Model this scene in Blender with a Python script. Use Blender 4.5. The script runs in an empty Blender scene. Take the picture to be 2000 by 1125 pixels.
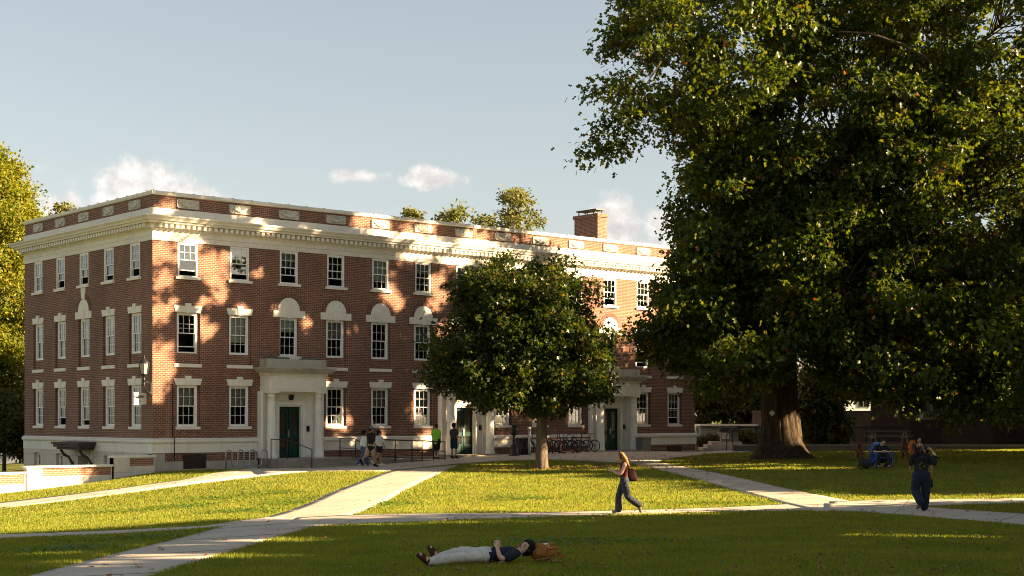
import bpy, bmesh, math, random
import numpy as np
from mathutils import Vector, Matrix, Euler
random.seed(7)
rng = np.random.default_rng(11)
SC = bpy.context.scene
COL = SC.collection
PI = math.pi
R_ = math.radians

# ------------------------------------------------------------------ frame of reference
# World: the dormitory's street corner is the origin, its long front runs along +x, its short side along +y.
FWD = Vector((0.651, 0.759, 0.0)).normalized()      # the direction the camera looks along
RGT = Vector((FWD.y, -FWD.x, 0.0))                  # to its right
CORNER_U, CORNER_V, EYE = -15.94, 66.0, 2.4
CAM = -FWD * CORNER_V - RGT * CORNER_U + Vector((0, 0, EYE))
FPX, CX, HY = 2907.0, 1000.0, 815.0                 # survey numbers of the photograph (focal length, centre, horizon)

def W(u, v, z=0.0):
    p = CAM + RGT * u + FWD * v
    return Vector((p.x, p.y, z))
def UV(x, y):
    d = Vector((x - CAM.x, y - CAM.y, 0))
    return d.dot(RGT), d.dot(FWD)

# ------------------------------------------------------------------ terrain heights (thin plate through spot levels)
_SPOT = np.array([  # u, v, z
    (-9.8, 68, .0), (-6.2, 66, .17), (-2, 75, .34), (6, 82, .47), (11.2, 89, .30), (-16, 65.6, .0), (-17.4, 64.4, -.40),
    (-20.4, 62, -.76), (-25, 59, -1.05), (-22, 70, -1.6), (-26, 78, -1.7), (3, 39, -.15), (10.4, 38.9, -.1), (-2.6, 73.5, .3), (1.25, 62.7, .2),
    (12.6, 70, .45), (0, 21.9, .25), (14.2, 57, .42), (-12, 36, -.45), (-6, 36, -.12), (-5, 50, -.1), (-7, 22, .12), (-14, 48, -.55),
    (8, 22, .3), (16, 40, .1), (18, 60, .5), (20, 80, .55), (4, 50, .0), (0, 5, .5), (-20, 20, -.3), (25, 20, .4),
    (-45, 50, -1.6), (40, 60, .6), (0, 120, .6), (-40, 110, -1.6), (45, 110, .8), (-10, 90, .2), (6, 100, .5)], float)
def _phi(r2):
    return 0.5 * r2 * np.log(r2 + 1e-9)
def _fit():
    P = _SPOT[:, :2] / 20.0; n = len(P)
    K = _phi(((P[:, None] - P[None]) ** 2).sum(-1)) + 0.015 * np.eye(n)
    Q = np.c_[np.ones(n), P]
    A = np.block([[K, Q], [Q.T, np.zeros((3, 3))]])
    s = np.linalg.solve(A, np.r_[_SPOT[:, 2], 0, 0, 0])
    return P, s[:n], s[n:]
_TP, _TW, _TA = _fit()
def gz(u, v):
    u = np.asarray(u, float); v = np.asarray(v, float)
    uc = np.clip(u, -50, 50); vc = np.clip(v, 0, 125)
    X = np.stack([uc, vc], -1) / 20.0
    out = _TA[0] + X @ _TA[1:]
    for p, w in zip(_TP, _TW):
        out = out + w * _phi(((X - p) ** 2).sum(-1))
    return out
def gzw(x, y):
    return float(gz(*UV(x, y)))
def lot(px, py):
    """Ground point (u, v) surveyed at a photograph pixel."""
    v = 50.0
    for _ in range(60):
        u = (px - CX) / FPX * v
        v = 0.5 * v + 0.5 * FPX * (EYE - float(gz(u, v))) / max(py - HY, 20)
    return (px - CX) / FPX * v, v

# ------------------------------------------------------------------ materials
def newmat(name):
    m = bpy.data.materials.new(name); m.use_nodes = True
    nt = m.node_tree; nt.nodes.clear()
    out = nt.nodes.new('ShaderNodeOutputMaterial')
    return m, nt, out
def N(nt, t, **kw):
    n = nt.nodes.new(t)
    for k, v in kw.items():
        if k in n.inputs: n.inputs[k].default_value = v
        else: setattr(n, k, v)
    return n
def L(nt, a, ao, b, bi): nt.links.new(a.outputs[ao], b.inputs[bi])
def ramp(nt, pts):
    r = nt.nodes.new('ShaderNodeValToRGB'); e = r.color_ramp.elements
    while len(e) < len(pts): e.new(0.5)
    for k, (p, c) in enumerate(pts):
        e[k].position = p; e[k].color = (*c, 1) if len(c) == 3 else c
    return r
def mixc(nt, fac, a, b, blend='MIX'):
    m = nt.nodes.new('ShaderNodeMix'); m.data_type = 'RGBA'; m.blend_type = blend
    for idx, val in ((0, fac), (6, a), (7, b)):
        if hasattr(val, 'links'): nt.links.new(val, m.inputs[idx])
        elif idx == 0: m.inputs[0].default_value = val
        else: m.inputs[idx].default_value = (*val, 1)
    return m.outputs[2]
def noise(nt, scale, detail=4, rough=.55, vec=None):
    n = N(nt, 'ShaderNodeTexNoise', Scale=scale, Detail=detail, Roughness=rough)
    if vec is not None: nt.links.new(vec, n.inputs['Vector'])
    return n.outputs['Fac']
def gpos(nt): return nt.nodes.new('ShaderNodeNewGeometry').outputs['Position']
def plain(name, col, rough=.6, metal=0.0, var=.15, scale=6.0, bump=.0, spec=.4, dirt=None):
    """Painted/metal/cloth surface with mottling of its own."""
    m, nt, out = newmat(name)
    tc = nt.nodes.new('ShaderNodeTexCoord').outputs['Object']
    nz = noise(nt, scale, 5, .6, tc)
    r = ramp(nt, [(.3, tuple(c * (1 - var) for c in col)), (.7, tuple(min(1, c * (1 + var)) for c in col))])
    nt.links.new(nz, r.inputs[0])
    b = N(nt, 'ShaderNodeBsdfPrincipled', Roughness=rough, Metallic=metal)
    b.inputs['Specular IOR Level'].default_value = spec
    c = r.outputs[0]
    if dirt:
        d = ramp(nt, [(.52, (0, 0, 0)), (.72, (1, 1, 1))]); nt.links.new(noise(nt, scale * .35, 7, .7, tc), d.inputs[0])
        c = mixc(nt, d.outputs[0], c, dirt)
    nt.links.new(c, b.inputs['Base Color'])
    if bump:
        bp = N(nt, 'ShaderNodeBump', Strength=bump, Distance=.02)
        nt.links.new(noise(nt, scale * 6, 4, .6, tc), bp.inputs['Height']); L(nt, bp, 0, b, 'Normal')
    L(nt, b, 0, out, 0)
    return m

def wallvec(nt):
    """(along wall, height) in metres, whichever way the wall faces."""
    g = nt.nodes.new('ShaderNodeNewGeometry')
    sp = nt.nodes.new('ShaderNodeSeparateXYZ'); L(nt, g, 'Position', sp, 0)
    sn = nt.nodes.new('ShaderNodeSeparateXYZ'); L(nt, g, 'True Normal', sn, 0)
    ab = N(nt, 'ShaderNodeMath', operation='ABSOLUTE'); L(nt, sn, 0, ab, 0)
    gt = N(nt, 'ShaderNodeMath', operation='GREATER_THAN'); L(nt, ab, 0, gt, 0); gt.inputs[1].default_value = .6
    mx = N(nt, 'ShaderNodeMix'); L(nt, gt, 0, mx, 0); L(nt, sp, 0, mx, 2); L(nt, sp, 1, mx, 3)
    cb = nt.nodes.new('ShaderNodeCombineXYZ'); L(nt, mx, 0, cb, 0); L(nt, sp, 2, cb, 1)
    return cb.outputs[0], g.outputs['Position']

def brickmat(name, c1, c2, mortar, bw=.225, bh=.083, rot=False):
    m, nt, out = newmat(name)
    vec, pos = wallvec(nt)
    if rot:
        mp = N(nt, 'ShaderNodeMapping'); mp.inputs['Rotation'].default_value = (0, 0, PI / 2); nt.links.new(vec, mp.inputs[0]); vec = mp.outputs[0]
    bt = N(nt, 'ShaderNodeTexBrick', Scale=1.0)
    bt.inputs['Mortar Size'].default_value = .011; bt.inputs['Mortar Smooth'].default_value = .2
    bt.inputs['Brick Width'].default_value = bw; bt.inputs['Row Height'].default_value = bh
    bt.inputs['Bias'].default_value = -.1
    bt.inputs['Color1'].default_value = (*c1, 1); bt.inputs['Color2'].default_value = (*c2, 1); bt.inputs['Mortar'].default_value = (*mortar, 1)
    nt.links.new(vec, bt.inputs['Vector'])
    big = ramp(nt, [(.3, (.72, .70, .70)), (.7, (1.18, 1.14, 1.1))]); nt.links.new(noise(nt, .45, 6, .65, pos), big.inputs[0])
    c = mixc(nt, 1.0, bt.outputs[0], big.outputs[0], 'MULTIPLY')
    sp = ramp(nt, [(.35, (.75, .72, .72)), (.65, (1.15, 1.12, 1.1))]); nt.links.new(noise(nt, 9, 3, .6, pos), sp.inputs[0])
    c = mixc(nt, .8, c, sp.outputs[0], 'MULTIPLY')
    # pale wash streaks running down the wall
    mp = N(nt, 'ShaderNodeMapping'); mp.inputs['Scale'].default_value = (2.2, 2.2, .16); nt.links.new(pos, mp.inputs[0])
    st = ramp(nt, [(.60, (0, 0, 0)), (.82, (.30, .30, .30))]); nt.links.new(noise(nt, 1, 5, .6, mp.outputs[0]), st.inputs[0])
    c = mixc(nt, st.outputs[0], c, (.36, .29, .25))
    b = N(nt, 'ShaderNodeBsdfPrincipled', Roughness=.85); nt.links.new(c, b.inputs['Base Color'])
    bp = N(nt, 'ShaderNodeBump', Strength=.6, Distance=.012); bp.invert = True
    nt.links.new(bt.outputs['Fac'], bp.inputs['Height']); L(nt, bp, 0, b, 'Normal')
    L(nt, b, 0, out, 0)
    return m

def stonemat(name, col, bw=1.6, bh=.62, dirt=(.20, .18, .14), amount=.5, joint=True):
    m, nt, out = newmat(name)
    vec, pos = wallvec(nt)
    dark = tuple(c * .45 for c in col); lo = tuple(c * .88 for c in col)
    if joint:
        bt = N(nt, 'ShaderNodeTexBrick', Scale=1.0)
        bt.inputs['Mortar Size'].default_value = .007; bt.inputs['Brick Width'].default_value = bw; bt.inputs['Row Height'].default_value = bh
        bt.inputs['Color1'].default_value = (*col, 1); bt.inputs['Color2'].default_value = (*lo, 1); bt.inputs['Mortar'].default_value = (*dark, 1)
        nt.links.new(vec, bt.inputs['Vector']); c = bt.outputs[0]
    else:
        r0 = ramp(nt, [(.3, lo), (.7, col)]); nt.links.new(noise(nt, 2, 4, .6, pos), r0.inputs[0]); c = r0.outputs[0]
    mp = N(nt, 'ShaderNodeMapping'); mp.inputs['Scale'].default_value = (1.6, 1.6, .5); nt.links.new(pos, mp.inputs[0])
    st = ramp(nt, [(.50, (0, 0, 0)), (.80, (amount,) * 3)]); nt.links.new(noise(nt, 1.1, 8, .7, mp.outputs[0]), st.inputs[0])
    c = mixc(nt, st.outputs[0], c, dirt)
    fine = ramp(nt, [(.3, (.88, .88, .87)), (.7, (1.06, 1.05, 1.04))]); nt.links.new(noise(nt, 14, 4, .6, pos), fine.inputs[0])
    c = mixc(nt, 1.0, c, fine.outputs[0], 'MULTIPLY')
    b = N(nt, 'ShaderNodeBsdfPrincipled', Roughness=.8); nt.links.new(c, b.inputs['Base Color'])
    bp = N(nt, 'ShaderNodeBump', Strength=.25, Distance=.01); nt.links.new(noise(nt, 18, 4, .6, pos), bp.inputs['Height']); L(nt, bp, 0, b, 'Normal')
    L(nt, b, 0, out, 0)
    return m

def leafmat(name, cols, trans=.45, rough=.42, spot=None, scale=.5, tcol=None):
    m, nt, out = newmat(name)
    g = nt.nodes.new('ShaderNodeNewGeometry')
    r = ramp(nt, [(k / max(1, len(cols) - 1), c) for k, c in enumerate(cols)])
    r.color_ramp.interpolation = 'LINEAR'
    ad = N(nt, 'ShaderNodeMath', operation='MULTIPLY_ADD'); L(nt, g, 'Random Per Island', ad, 0); ad.inputs[1].default_value = .55
    nt.links.new(noise(nt, scale, 3, .6, g.outputs['Position']), ad.inputs[2])
    sb = N(nt, 'ShaderNodeMath', operation='SUBTRACT'); L(nt, ad, 0, sb, 0); sb.inputs[1].default_value = .27
    L(nt, sb, 0, r, 0)
    c = r.outputs[0]
    if spot:
        gt = N(nt, 'ShaderNodeMath', operation='GREATER_THAN'); L(nt, g, 'Random Per Island', gt, 0); gt.inputs[1].default_value = spot[0]
        c = mixc(nt, gt.outputs[0], c, spot[1])
    b = N(nt, 'ShaderNodeBsdfPrincipled', Roughness=rough); nt.links.new(c, b.inputs['Base Color'])
    b.inputs['Specular IOR Level'].default_value = .22
    t = nt.nodes.new('ShaderNodeBsdfTranslucent')
    nt.links.new(mixc(nt, 1.0, c, tcol or (1.9, 1.75, .7), 'MULTIPLY'), t.inputs[0])
    mx = N(nt, 'ShaderNodeMixShader'); mx.inputs[0].default_value = trans
    L(nt, b, 0, mx, 1); L(nt, t, 0, mx, 2); L(nt, mx, 0, out, 0)
    return m

def barkmat(name, c1, c2, sc=(9, 9, 1.1)):
    m, nt, out = newmat(name)
    tc = nt.nodes.new('ShaderNodeTexCoord')
    mp = N(nt, 'ShaderNodeMapping'); mp.inputs['Scale'].default_value = sc; L(nt, tc, 'Object', mp, 0)
    nz = noise(nt, 1.0, 8, .7, mp.outputs[0])
    r = ramp(nt, [(.35, c1), (.65, c2)]); nt.links.new(nz, r.inputs[0])
    b = N(nt, 'ShaderNodeBsdfPrincipled', Roughness=.95); L(nt, r, 0, b, 'Base Color'); b.inputs['Specular IOR Level'].default_value = .15
    bp = N(nt, 'ShaderNodeBump', Strength=1.0, Distance=.08); nt.links.new(nz, bp.inputs['Height']); L(nt, bp, 0, b, 'Normal')
    L(nt, b, 0, out, 0)
    return m

def glassmat(name, tint=(.72, .76, .74)):
    m, nt, out = newmat(name)
    gl = N(nt, 'ShaderNodeBsdfGlossy', Roughness=.02); gl.inputs[0].default_value = (.95, .97, 1, 1)
    tr = nt.nodes.new('ShaderNodeBsdfTransparent'); tr.inputs[0].default_value = (*tint, 1)
    tc = nt.nodes.new('ShaderNodeNewGeometry')
    bp = N(nt, 'ShaderNodeBump', Strength=.05, Distance=.05); nt.links.new(noise(nt, .9, 2, .5, tc.outputs['Position']), bp.inputs['Height']); L(nt, bp, 0, gl, 'Normal')
    fr = N(nt, 'ShaderNodeFresnel', IOR=1.5)
    ma = N(nt, 'ShaderNodeMath', operation='MULTIPLY_ADD'); L(nt, fr, 0, ma, 0); ma.inputs[1].default_value = .9; ma.inputs[2].default_value = .085
    mx = nt.nodes.new('ShaderNodeMixShader'); L(nt, ma, 0, mx, 0); L(nt, tr, 0, mx, 1); L(nt, gl, 0, mx, 2)
    L(nt, mx, 0, out, 0)
    return m

M = {}
M['brick'] = brickmat('brick', (.205, .069, .035), (.098, .034, .021), (.36, .28, .215))
M['brick_row'] = brickmat('brick_rowlock', (.20, .066, .036), (.12, .042, .026), (.3, .23, .18), .24, .083, True)
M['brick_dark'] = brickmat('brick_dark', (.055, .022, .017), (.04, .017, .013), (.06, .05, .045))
M['stone'] = stonemat('limestone', (.80, .75, .65), 1.7, .7, amount=.28, dirt=(.36, .32, .25))
M['stone_plain'] = stonemat('limestone_plain', (.82, .77, .67), amount=.22, dirt=(.38, .33, .25), joint=False)
M['stone_base'] = stonemat('limestone_base', (.64, .57, .47), 1.5, .55, amount=.5)
M['stone_worn'] = stonemat('limestone_worn', (.50, .46, .37), dirt=(.085, .08, .062), amount=.9, joint=False)
M['stone_black'] = stonemat('stone_dark', (.08, .068, .055), dirt=(.03, .027, .024), amount=.9, joint=False)  # near-black stone with darker random mottling
M['lowwall'] = stonemat('low_wall_stone', (.66, .60, .49), 2.2, .9, amount=.3, dirt=(.30, .25, .18))
M['concrete_base'] = stonemat('footing', (.42, .38, .31), 2.4, 2.0, amount=.5)
M['rubble'] = stonemat('rubble_stone', (.20, .165, .13), .62, .34, amount=.8, dirt=(.07, .06, .05))
M['step'] = stonemat('step_stone', (.30, .26, .21), 2.6, 4, amount=.6, dirt=(.11, .095, .075))
M['white'] = plain('white_paint', (.80, .79, .76), .45, var=.05, scale=3)
M['offwhite'] = plain('cream_paint', (.82, .78, .69), .55, var=.05, scale=2, dirt=(.62, .57, .47))
M['green_door'] = plain('green_door_paint', (.010, .042, .032), .6, var=.2, scale=2, spec=.2)
M['black_metal'] = plain('black_metal', (.012, .012, .013), .45, metal=.0, var=.3, scale=8)
M['galv'] = plain('galvanised_steel', (.36, .37, .38), .42, metal=.75, var=.2, scale=5)
M['grey_paint'] = plain('grey_paint', (.17, .17, .165), .6, var=.1)
M['bronze'] = plain('bronze_rail', (.035, .027, .022), .5, metal=.3, var=.3)
M['blind'] = plain('window_blind', (.62, .59, .50), .8, var=.08, scale=2)
M['curtain'] = plain('curtain', (.40, .38, .34), .9, var=.25, scale=7)
M['room'] = plain('unlit_room_backing', (.06, .055, .05), .9, var=.3, scale=2)  # dark tone stands in for the unlit room behind a window
M['copper'] = plain('green_copper', (.07, .12, .10), .6, var=.3)
M['glass'] = glassmat('window_glass')
M['wood_red'] = plain('redwood_boards', (.18, .065, .035), .6, var=.25, scale=5)
M['blue_plastic'] = plain('blue_plastic', (.015, .075, .30), .45, var=.1)
M['orange_plastic'] = plain('orange_plastic', (.55, .13, .015), .45, var=.1)
M['rubber'] = plain('rubber', (.012, .012, .012), .7, var=.2)
M['lantern_glass'] = plain('lantern_glass', (.42, .38, .30), .25, var=.1)
M['roofing'] = plain('roof_membrane', (.16, .155, .15), .9, var=.2, scale=1)

# ------------------------------------------------------------------ mesh builder
class MB:
    def __init__(s, fmap=None): s.v = []; s.f = []; s.fm = fmap; s.smooth = []
    def add(s, vs, fs, smooth=False):
        b = len(s.v)
        s.v += [tuple(p) for p in vs]; s.f += [tuple(i + b for i in f) for f in fs]; s.smooth += [smooth] * len(fs)
    def box(s, x0, x1, y0, y1, z0, z1):
        vs = [(x, y, z) for z in (z0, z1) for x, y in ((x0, y0), (x1, y0), (x1, y1), (x0, y1))]
        s.add(vs, [(3, 2, 1, 0), (4, 5, 6, 7), (0, 1, 5, 4), (1, 2, 6, 5), (2, 3, 7, 6), (3, 0, 4, 7)])
    def obox(s, c, ax, ay, az):
        c = Vector(c); ax, ay, az = Vector(ax), Vector(ay), Vector(az)
        vs = [c + i * ax + j * ay + k * az for k in (-1, 1) for i, j in ((-1, -1), (1, -1), (1, 1), (-1, 1))]
        s.add(vs, [(3, 2, 1, 0), (4, 5, 6, 7), (0, 1, 5, 4), (1, 2, 6, 5), (2, 3, 7, 6), (3, 0, 4, 7)])
    def bar(s, a, b, w, h, up=(0, 0, 1)):
        a, b = Vector(a), Vector(b); d = (b - a)
        if d.length < 1e-6: return
        dn = d.normalized(); side = dn.cross(Vector(up))
        if side.length < 1e-4: side = dn.cross(Vector((1, 0, 0)))
        side.normalize(); u = side.cross(dn)
        s.obox((a + b) / 2, d / 2, side * w / 2, u * h / 2)
    def tube(s, pts, rad, n=8, cap=True, ell=None, smooth=True):
        pts = [Vector(p) for p in pts]; m = len(pts)
        rad = rad if hasattr(rad, '__len__') else [rad] * m
        t0 = (pts[1] - pts[0]).normalized()
        nrm = t0.cross(Vector((0, 0, 1)))
        if nrm.length < 1e-3: nrm = t0.cross(Vector((0, 1, 0)))
        nrm.normalize(); vs = []
        for k, p in enumerate(pts):
            t = (pts[min(k + 1, m - 1)] - pts[max(k - 1, 0)])
            t = t.normalized() if t.length > 1e-9 else t0
            nrm = (nrm - t * nrm.dot(t)); nrm = nrm.normalized() if nrm.length > 1e-6 else t.orthogonal().normalized()
            bn = t.cross(nrm)
            for i in range(n):
                a = 2 * PI * i / n
                vs.append(p + (nrm * math.cos(a) + bn * math.sin(a)) * rad[k])
        fs = [(k * n + i, k * n + (i + 1) % n, (k + 1) * n + (i + 1) % n, (k + 1) * n + i) for k in range(m - 1) for i in range(n)]
        if cap: fs += [tuple(range(n))[::-1], tuple((m - 1) * n + i for i in range(n))]
        s.add(vs, fs, smooth)
    def lathe(s, prof, c=(0, 0, 0), n=20, smooth=True):
        vs = [(c[0] + r * math.cos(2 * PI * i / n), c[1] + r * math.sin(2 * PI * i / n), c[2] + z) for r, z in prof for i in range(n)]
        m = len(prof)
        fs = [(k * n + i, k * n + (i + 1) % n, (k + 1) * n + (i + 1) % n, (k + 1) * n + i) for k in range(m - 1) for i in range(n)]
        fs += [tuple(range(n))[::-1], tuple((m - 1) * n + i for i in range(n))]
        s.add(vs, fs, smooth)
    def prism(s, poly, y0, y1):
        """poly in (x, z), thickness in y"""
        n = len(poly)
        vs = [(x, y0, z) for x, z in poly] + [(x, y1, z) for x, z in poly]
        fs = [tuple(range(n)), tuple(range(2 * n - 1, n - 1, -1))] + [(i, i + n, (i + 1) % n + n, (i + 1) % n) for i in range(n)]
        s.add(vs, fs)
    def ell(s, c, r, n=12, m=8, rot=None):
        vs = []
        for j in range(m + 1):
            th = PI * j / m
            for i in range(n):
                p = Vector((r[0] * math.sin(th) * math.cos(2 * PI * i / n), r[1] * math.sin(th) * math.sin(2 * PI * i / n), r[2] * math.cos(th)))
                if rot is not None: p = rot @ p
                vs.append(Vector(c) + p)
        fs = [(j * n + i, (j + 1) * n + i, (j + 1) * n + (i + 1) % n, j * n + (i + 1) % n) for j in range(m) for i in range(n)]
        s.add(vs, fs, True)
    def ring(s, prof, x0, x1, y0, y1, closed=True):
        """profile of (outward distance, z) swept round the rectangle x0..x1, y0..y1"""
        vs = []
        for d, z in prof: vs += [(x0 - d, y0 - d, z), (x1 + d, y0 - d, z), (x1 + d, y1 + d, z), (x0 - d, y1 + d, z)]
        m = len(prof); fs = []
        for k in range(m if closed else m - 1):
            for i in range(4):
                a, b = k * 4, ((k + 1) % m) * 4
                fs.append((a + i, a + (i + 1) % 4, b + (i + 1) % 4, b + i))
        s.add(vs, fs)
    def build(s, name, mat, parent=None, loc=None, recalc=True, bevel=0):
        me = bpy.data.meshes.new(name)
        vs = [s.fm(*p) for p in s.v] if s.fm else s.v
        me.from_pydata([tuple(p) for p in vs], [], s.f)
        me.polygons.foreach_set('use_smooth', s.smooth)
        if recalc:
            bm = bmesh.new(); bm.from_mesh(me)
            bmesh.ops.remove_doubles(bm, verts=bm.verts, dist=1e-5)
            bmesh.ops.recalc_face_normals(bm, faces=bm.faces); bm.to_mesh(me); bm.free()
        if mat: me.materials.append(mat)
        o = bpy.data.objects.new(name, me); COL.objects.link(o)
        if loc: o.location = loc
        if parent: o.parent = parent
        if bevel:
            b = o.modifiers.new('bevel', 'BEVEL'); b.width = bevel; b.segments = 2; b.limit_method = 'ANGLE'
        return o

def tag(o, label=None, cat=None, group=None, kind=None):
    if label: o['label'] = label
    if cat: o['category'] = cat
    if group: o['group'] = group
    if kind: o['kind'] = kind
    return o
def empty(name, loc=(0, 0, 0), rz=0, label=None, cat=None, group=None, kind=None):
    o = bpy.data.objects.new(name, None); COL.objects.link(o); o.location = loc; o.rotation_euler = (0, 0, rz)
    o.empty_display_size = .3
    return tag(o, label, cat, group, kind)
def rawmesh(name, verts, faces_flat, nper, mat, parent=None, smooth=False):
    """fast mesh from numpy arrays (all faces with nper corners)"""
    me = bpy.data.meshes.new(name)
    verts = np.asarray(verts, np.float32); idx = np.asarray(faces_flat, np.int32).ravel()
    me.vertices.add(len(verts)); me.vertices.foreach_set('co', verts.ravel())
    nf = len(idx) // nper
    me.loops.add(len(idx)); me.loops.foreach_set('vertex_index', idx)
    me.polygons.add(nf); me.polygons.foreach_set('loop_start', np.arange(nf, dtype=np.int32) * nper)
    me.update(calc_edges=True)
    if smooth: me.polygons.foreach_set('use_smooth', np.ones(nf, bool))
    me.materials.append(mat)
    o = bpy.data.objects.new(name, me); COL.objects.link(o)
    if parent: o.parent = parent
    return o
def copy_tree(o, parent=None):
    c = o.copy(); COL.objects.link(c)
    if parent: c.parent = parent
    for ch in list(o.children): copy_tree(ch, c)
    return c

# ------------------------------------------------------------------ camera, sun, sky
cam = bpy.data.cameras.new('camera'); co = bpy.data.objects.new('camera', cam); COL.objects.link(co)
co.location = CAM; co.rotation_euler = (PI / 2, 0, -math.atan2(FWD.x, FWD.y))
cam.sensor_width = 36; cam.lens = 36 * FPX / 2000; cam.shift_x = 0; cam.shift_y = (HY - 562.5) / 2000
cam.clip_end = 5000; cam.clip_start = .1
SC.camera = co
SUN_EL, DELTA = R_(20.0), R_(10.0)
TH = (RGT * math.cos(DELTA) - FWD * math.sin(DELTA)).normalized()      # horizontal direction to the sun
TS = (TH * math.cos(SUN_EL) + Vector((0, 0, math.sin(SUN_EL)))).normalized()
sl = bpy.data.lights.new('sun', 'SUN'); so = bpy.data.objects.new('sun', sl); COL.objects.link(so)
sl.energy = 5.0; sl.angle = R_(.53); sl.color = (1.0, .74, .43)
so.rotation_euler = TS.to_track_quat('Z', 'Y').to_euler()
w = bpy.data.worlds.new('World'); SC.world = w; w.use_nodes = True
nt = w.node_tree; nt.nodes.clear()
wo = nt.nodes.new('ShaderNodeOutputWorld')
sky = nt.nodes.new('ShaderNodeTexSky'); sky.sky_type = 'NISHITA'; sky.sun_disc = False
sky.sun_elevation = SUN_EL; sky.sun_rotation = math.atan2(TH.x, TH.y)
sky.air_density = 1.0; sky.dust_density = .8; sky.ozone_density = 1.0
gm = N(nt, 'ShaderNodeGamma', Gamma=.78); L(nt, sky, 0, gm, 'Color')
hs = N(nt, 'ShaderNodeHueSaturation', Saturation=.70, Value=1.28); L(nt, gm, 0, hs, 'Color')
skyc = mixc(nt, 1.0, hs.outputs[0], (1.05, 1.0, .93), 'MULTIPLY')
# clouds: cumulus low over the roofs, placed by compass bearing and height above the horizon
tc = nt.nodes.new('ShaderNodeTexCoord').outputs['Generated']
def vdot(vec):
    n = N(nt, 'ShaderNodeVectorMath', operation='DOT_PRODUCT'); nt.links.new(tc, n.inputs[0]); n.inputs[1].default_value = vec; return n.outputs['Value']
def mth(op, a, b=None, c=None):
    n = N(nt, 'ShaderNodeMath', operation=op)
    for i, x in enumerate((a, b, c)):
        if x is None: continue
        if hasattr(x, 'links'): nt.links.new(x, n.inputs[i])
        else: n.inputs[i].default_value = x
    return n.outputs[0]
fwd_d = mth('MAXIMUM', vdot(FWD), .15)
KU = mth('DIVIDE', vdot(RGT), fwd_d); KZ = mth('DIVIDE', vdot((0, 0, 1)), fwd_d)
cmb = nt.nodes.new('ShaderNodeCombineXYZ'); nt.links.new(KU, cmb.inputs[0]); nt.links.new(KZ, cmb.inputs[1])
n1 = noise(nt, 26, 8, .60, cmb.outputs[0]); n2 = noise(nt, 70, 6, .6, cmb.outputs[0])
CLOUDS = [  # bearing, height, half width, half height (tangents), strength
    (-.258, .128, .072, .034, 1.0), (-.222, .142, .030, .020, 1.0), (-.292, .134, .022, .022, 1.0), (-.306, .130, .024, .018, 1.0), (-.300, .120, .05, .020, .8), (-.255, .157, .045, .016, .7),
    (-.105, .162, .024, .0056, .80), (-.114, .1635, .012, .006, .75), (-.0535, .1600, .022, .0080, 1.0), (-.058, .1645, .0125, .0072, 1.0),
    (.073, .128, .024, .022, 1.0), (.100, .130, .022, .016, 1.0), (.115, .115, .06, .012, .9)]
tot = None; vert = None
for (bu, bz, ru, rz, stn) in CLOUDS:
    dx = mth('DIVIDE', mth('SUBTRACT', KU, bu), ru); dz = mth('DIVIDE', mth('SUBTRACT', KZ, bz), rz)
    d = mth('SQRT', mth('ADD', mth('MULTIPLY', dx, dx), mth('MULTIPLY', dz, dz)))
    mk = mth('MULTIPLY', mth('SUBTRACT', 1.25, d), stn)
    tot = mk if tot is None else mth('MAXIMUM', tot, mk)
nn = mth('ADD', mth('MULTIPLY', mth('SUBTRACT', n1, .5), 1.9), mth('MULTIPLY', mth('SUBTRACT', n2, .5), .7))
dens = mth('ADD', tot, nn)
cl = N(nt, 'ShaderNodeMapRange', interpolation_type='SMOOTHSTEP'); nt.links.new(dens, cl.inputs['Value'])
cl.inputs['From Min'].default_value = .12; cl.inputs['From Max'].default_value = .75
front = mth('GREATER_THAN', vdot(FWD), .3)
cfac = mth('MULTIPLY', mth('MULTIPLY', cl.outputs[0], .93), front)
# billows: offset sample towards the sun gives lit and unlit sides of the vapour
mp = N(nt, 'ShaderNodeMapping'); mp.inputs['Location'].default_value = (-.006, -.006, 0); nt.links.new(cmb.outputs[0], mp.inputs[0])
n3 = noise(nt, 26, 8, .60, mp.outputs[0])
bil = mth('ADD', .62, mth('MULTIPLY', mth('SUBTRACT', n1, n3), 3.2))
cr = ramp(nt, [(.0, (3.7, 3.5, 3.5)), (.5, (4.7, 4.45, 4.3)), (1.0, (6.4, 6.05, 5.7))]); nt.links.new(bil, cr.inputs[0])
final = mixc(nt, cfac, skyc, cr.outputs[0])
bg = N(nt, 'ShaderNodeBackground', Strength=.031); nt.links.new(final, bg.inputs[0]); L(nt, bg, 0, wo, 0)
SC.view_settings.view_transform = 'Standard'; SC.view_settings.look = 'None'; SC.view_settings.exposure = 0.0; SC.view_settings.gamma = 1
SC.cycles.use_denoising = True; SC.cycles.filter_width = 1.05; SC.cycles.denoising_prefilter = 'ACCURATE'
SC.cycles.max_bounces = 8; SC.cycles.transparent_max_bounces = 12; SC.cycles.diffuse_bounces = 3
SC.cycles.sample_clamp_indirect = 6
SC.view_settings.exposure = 2.6

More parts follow.
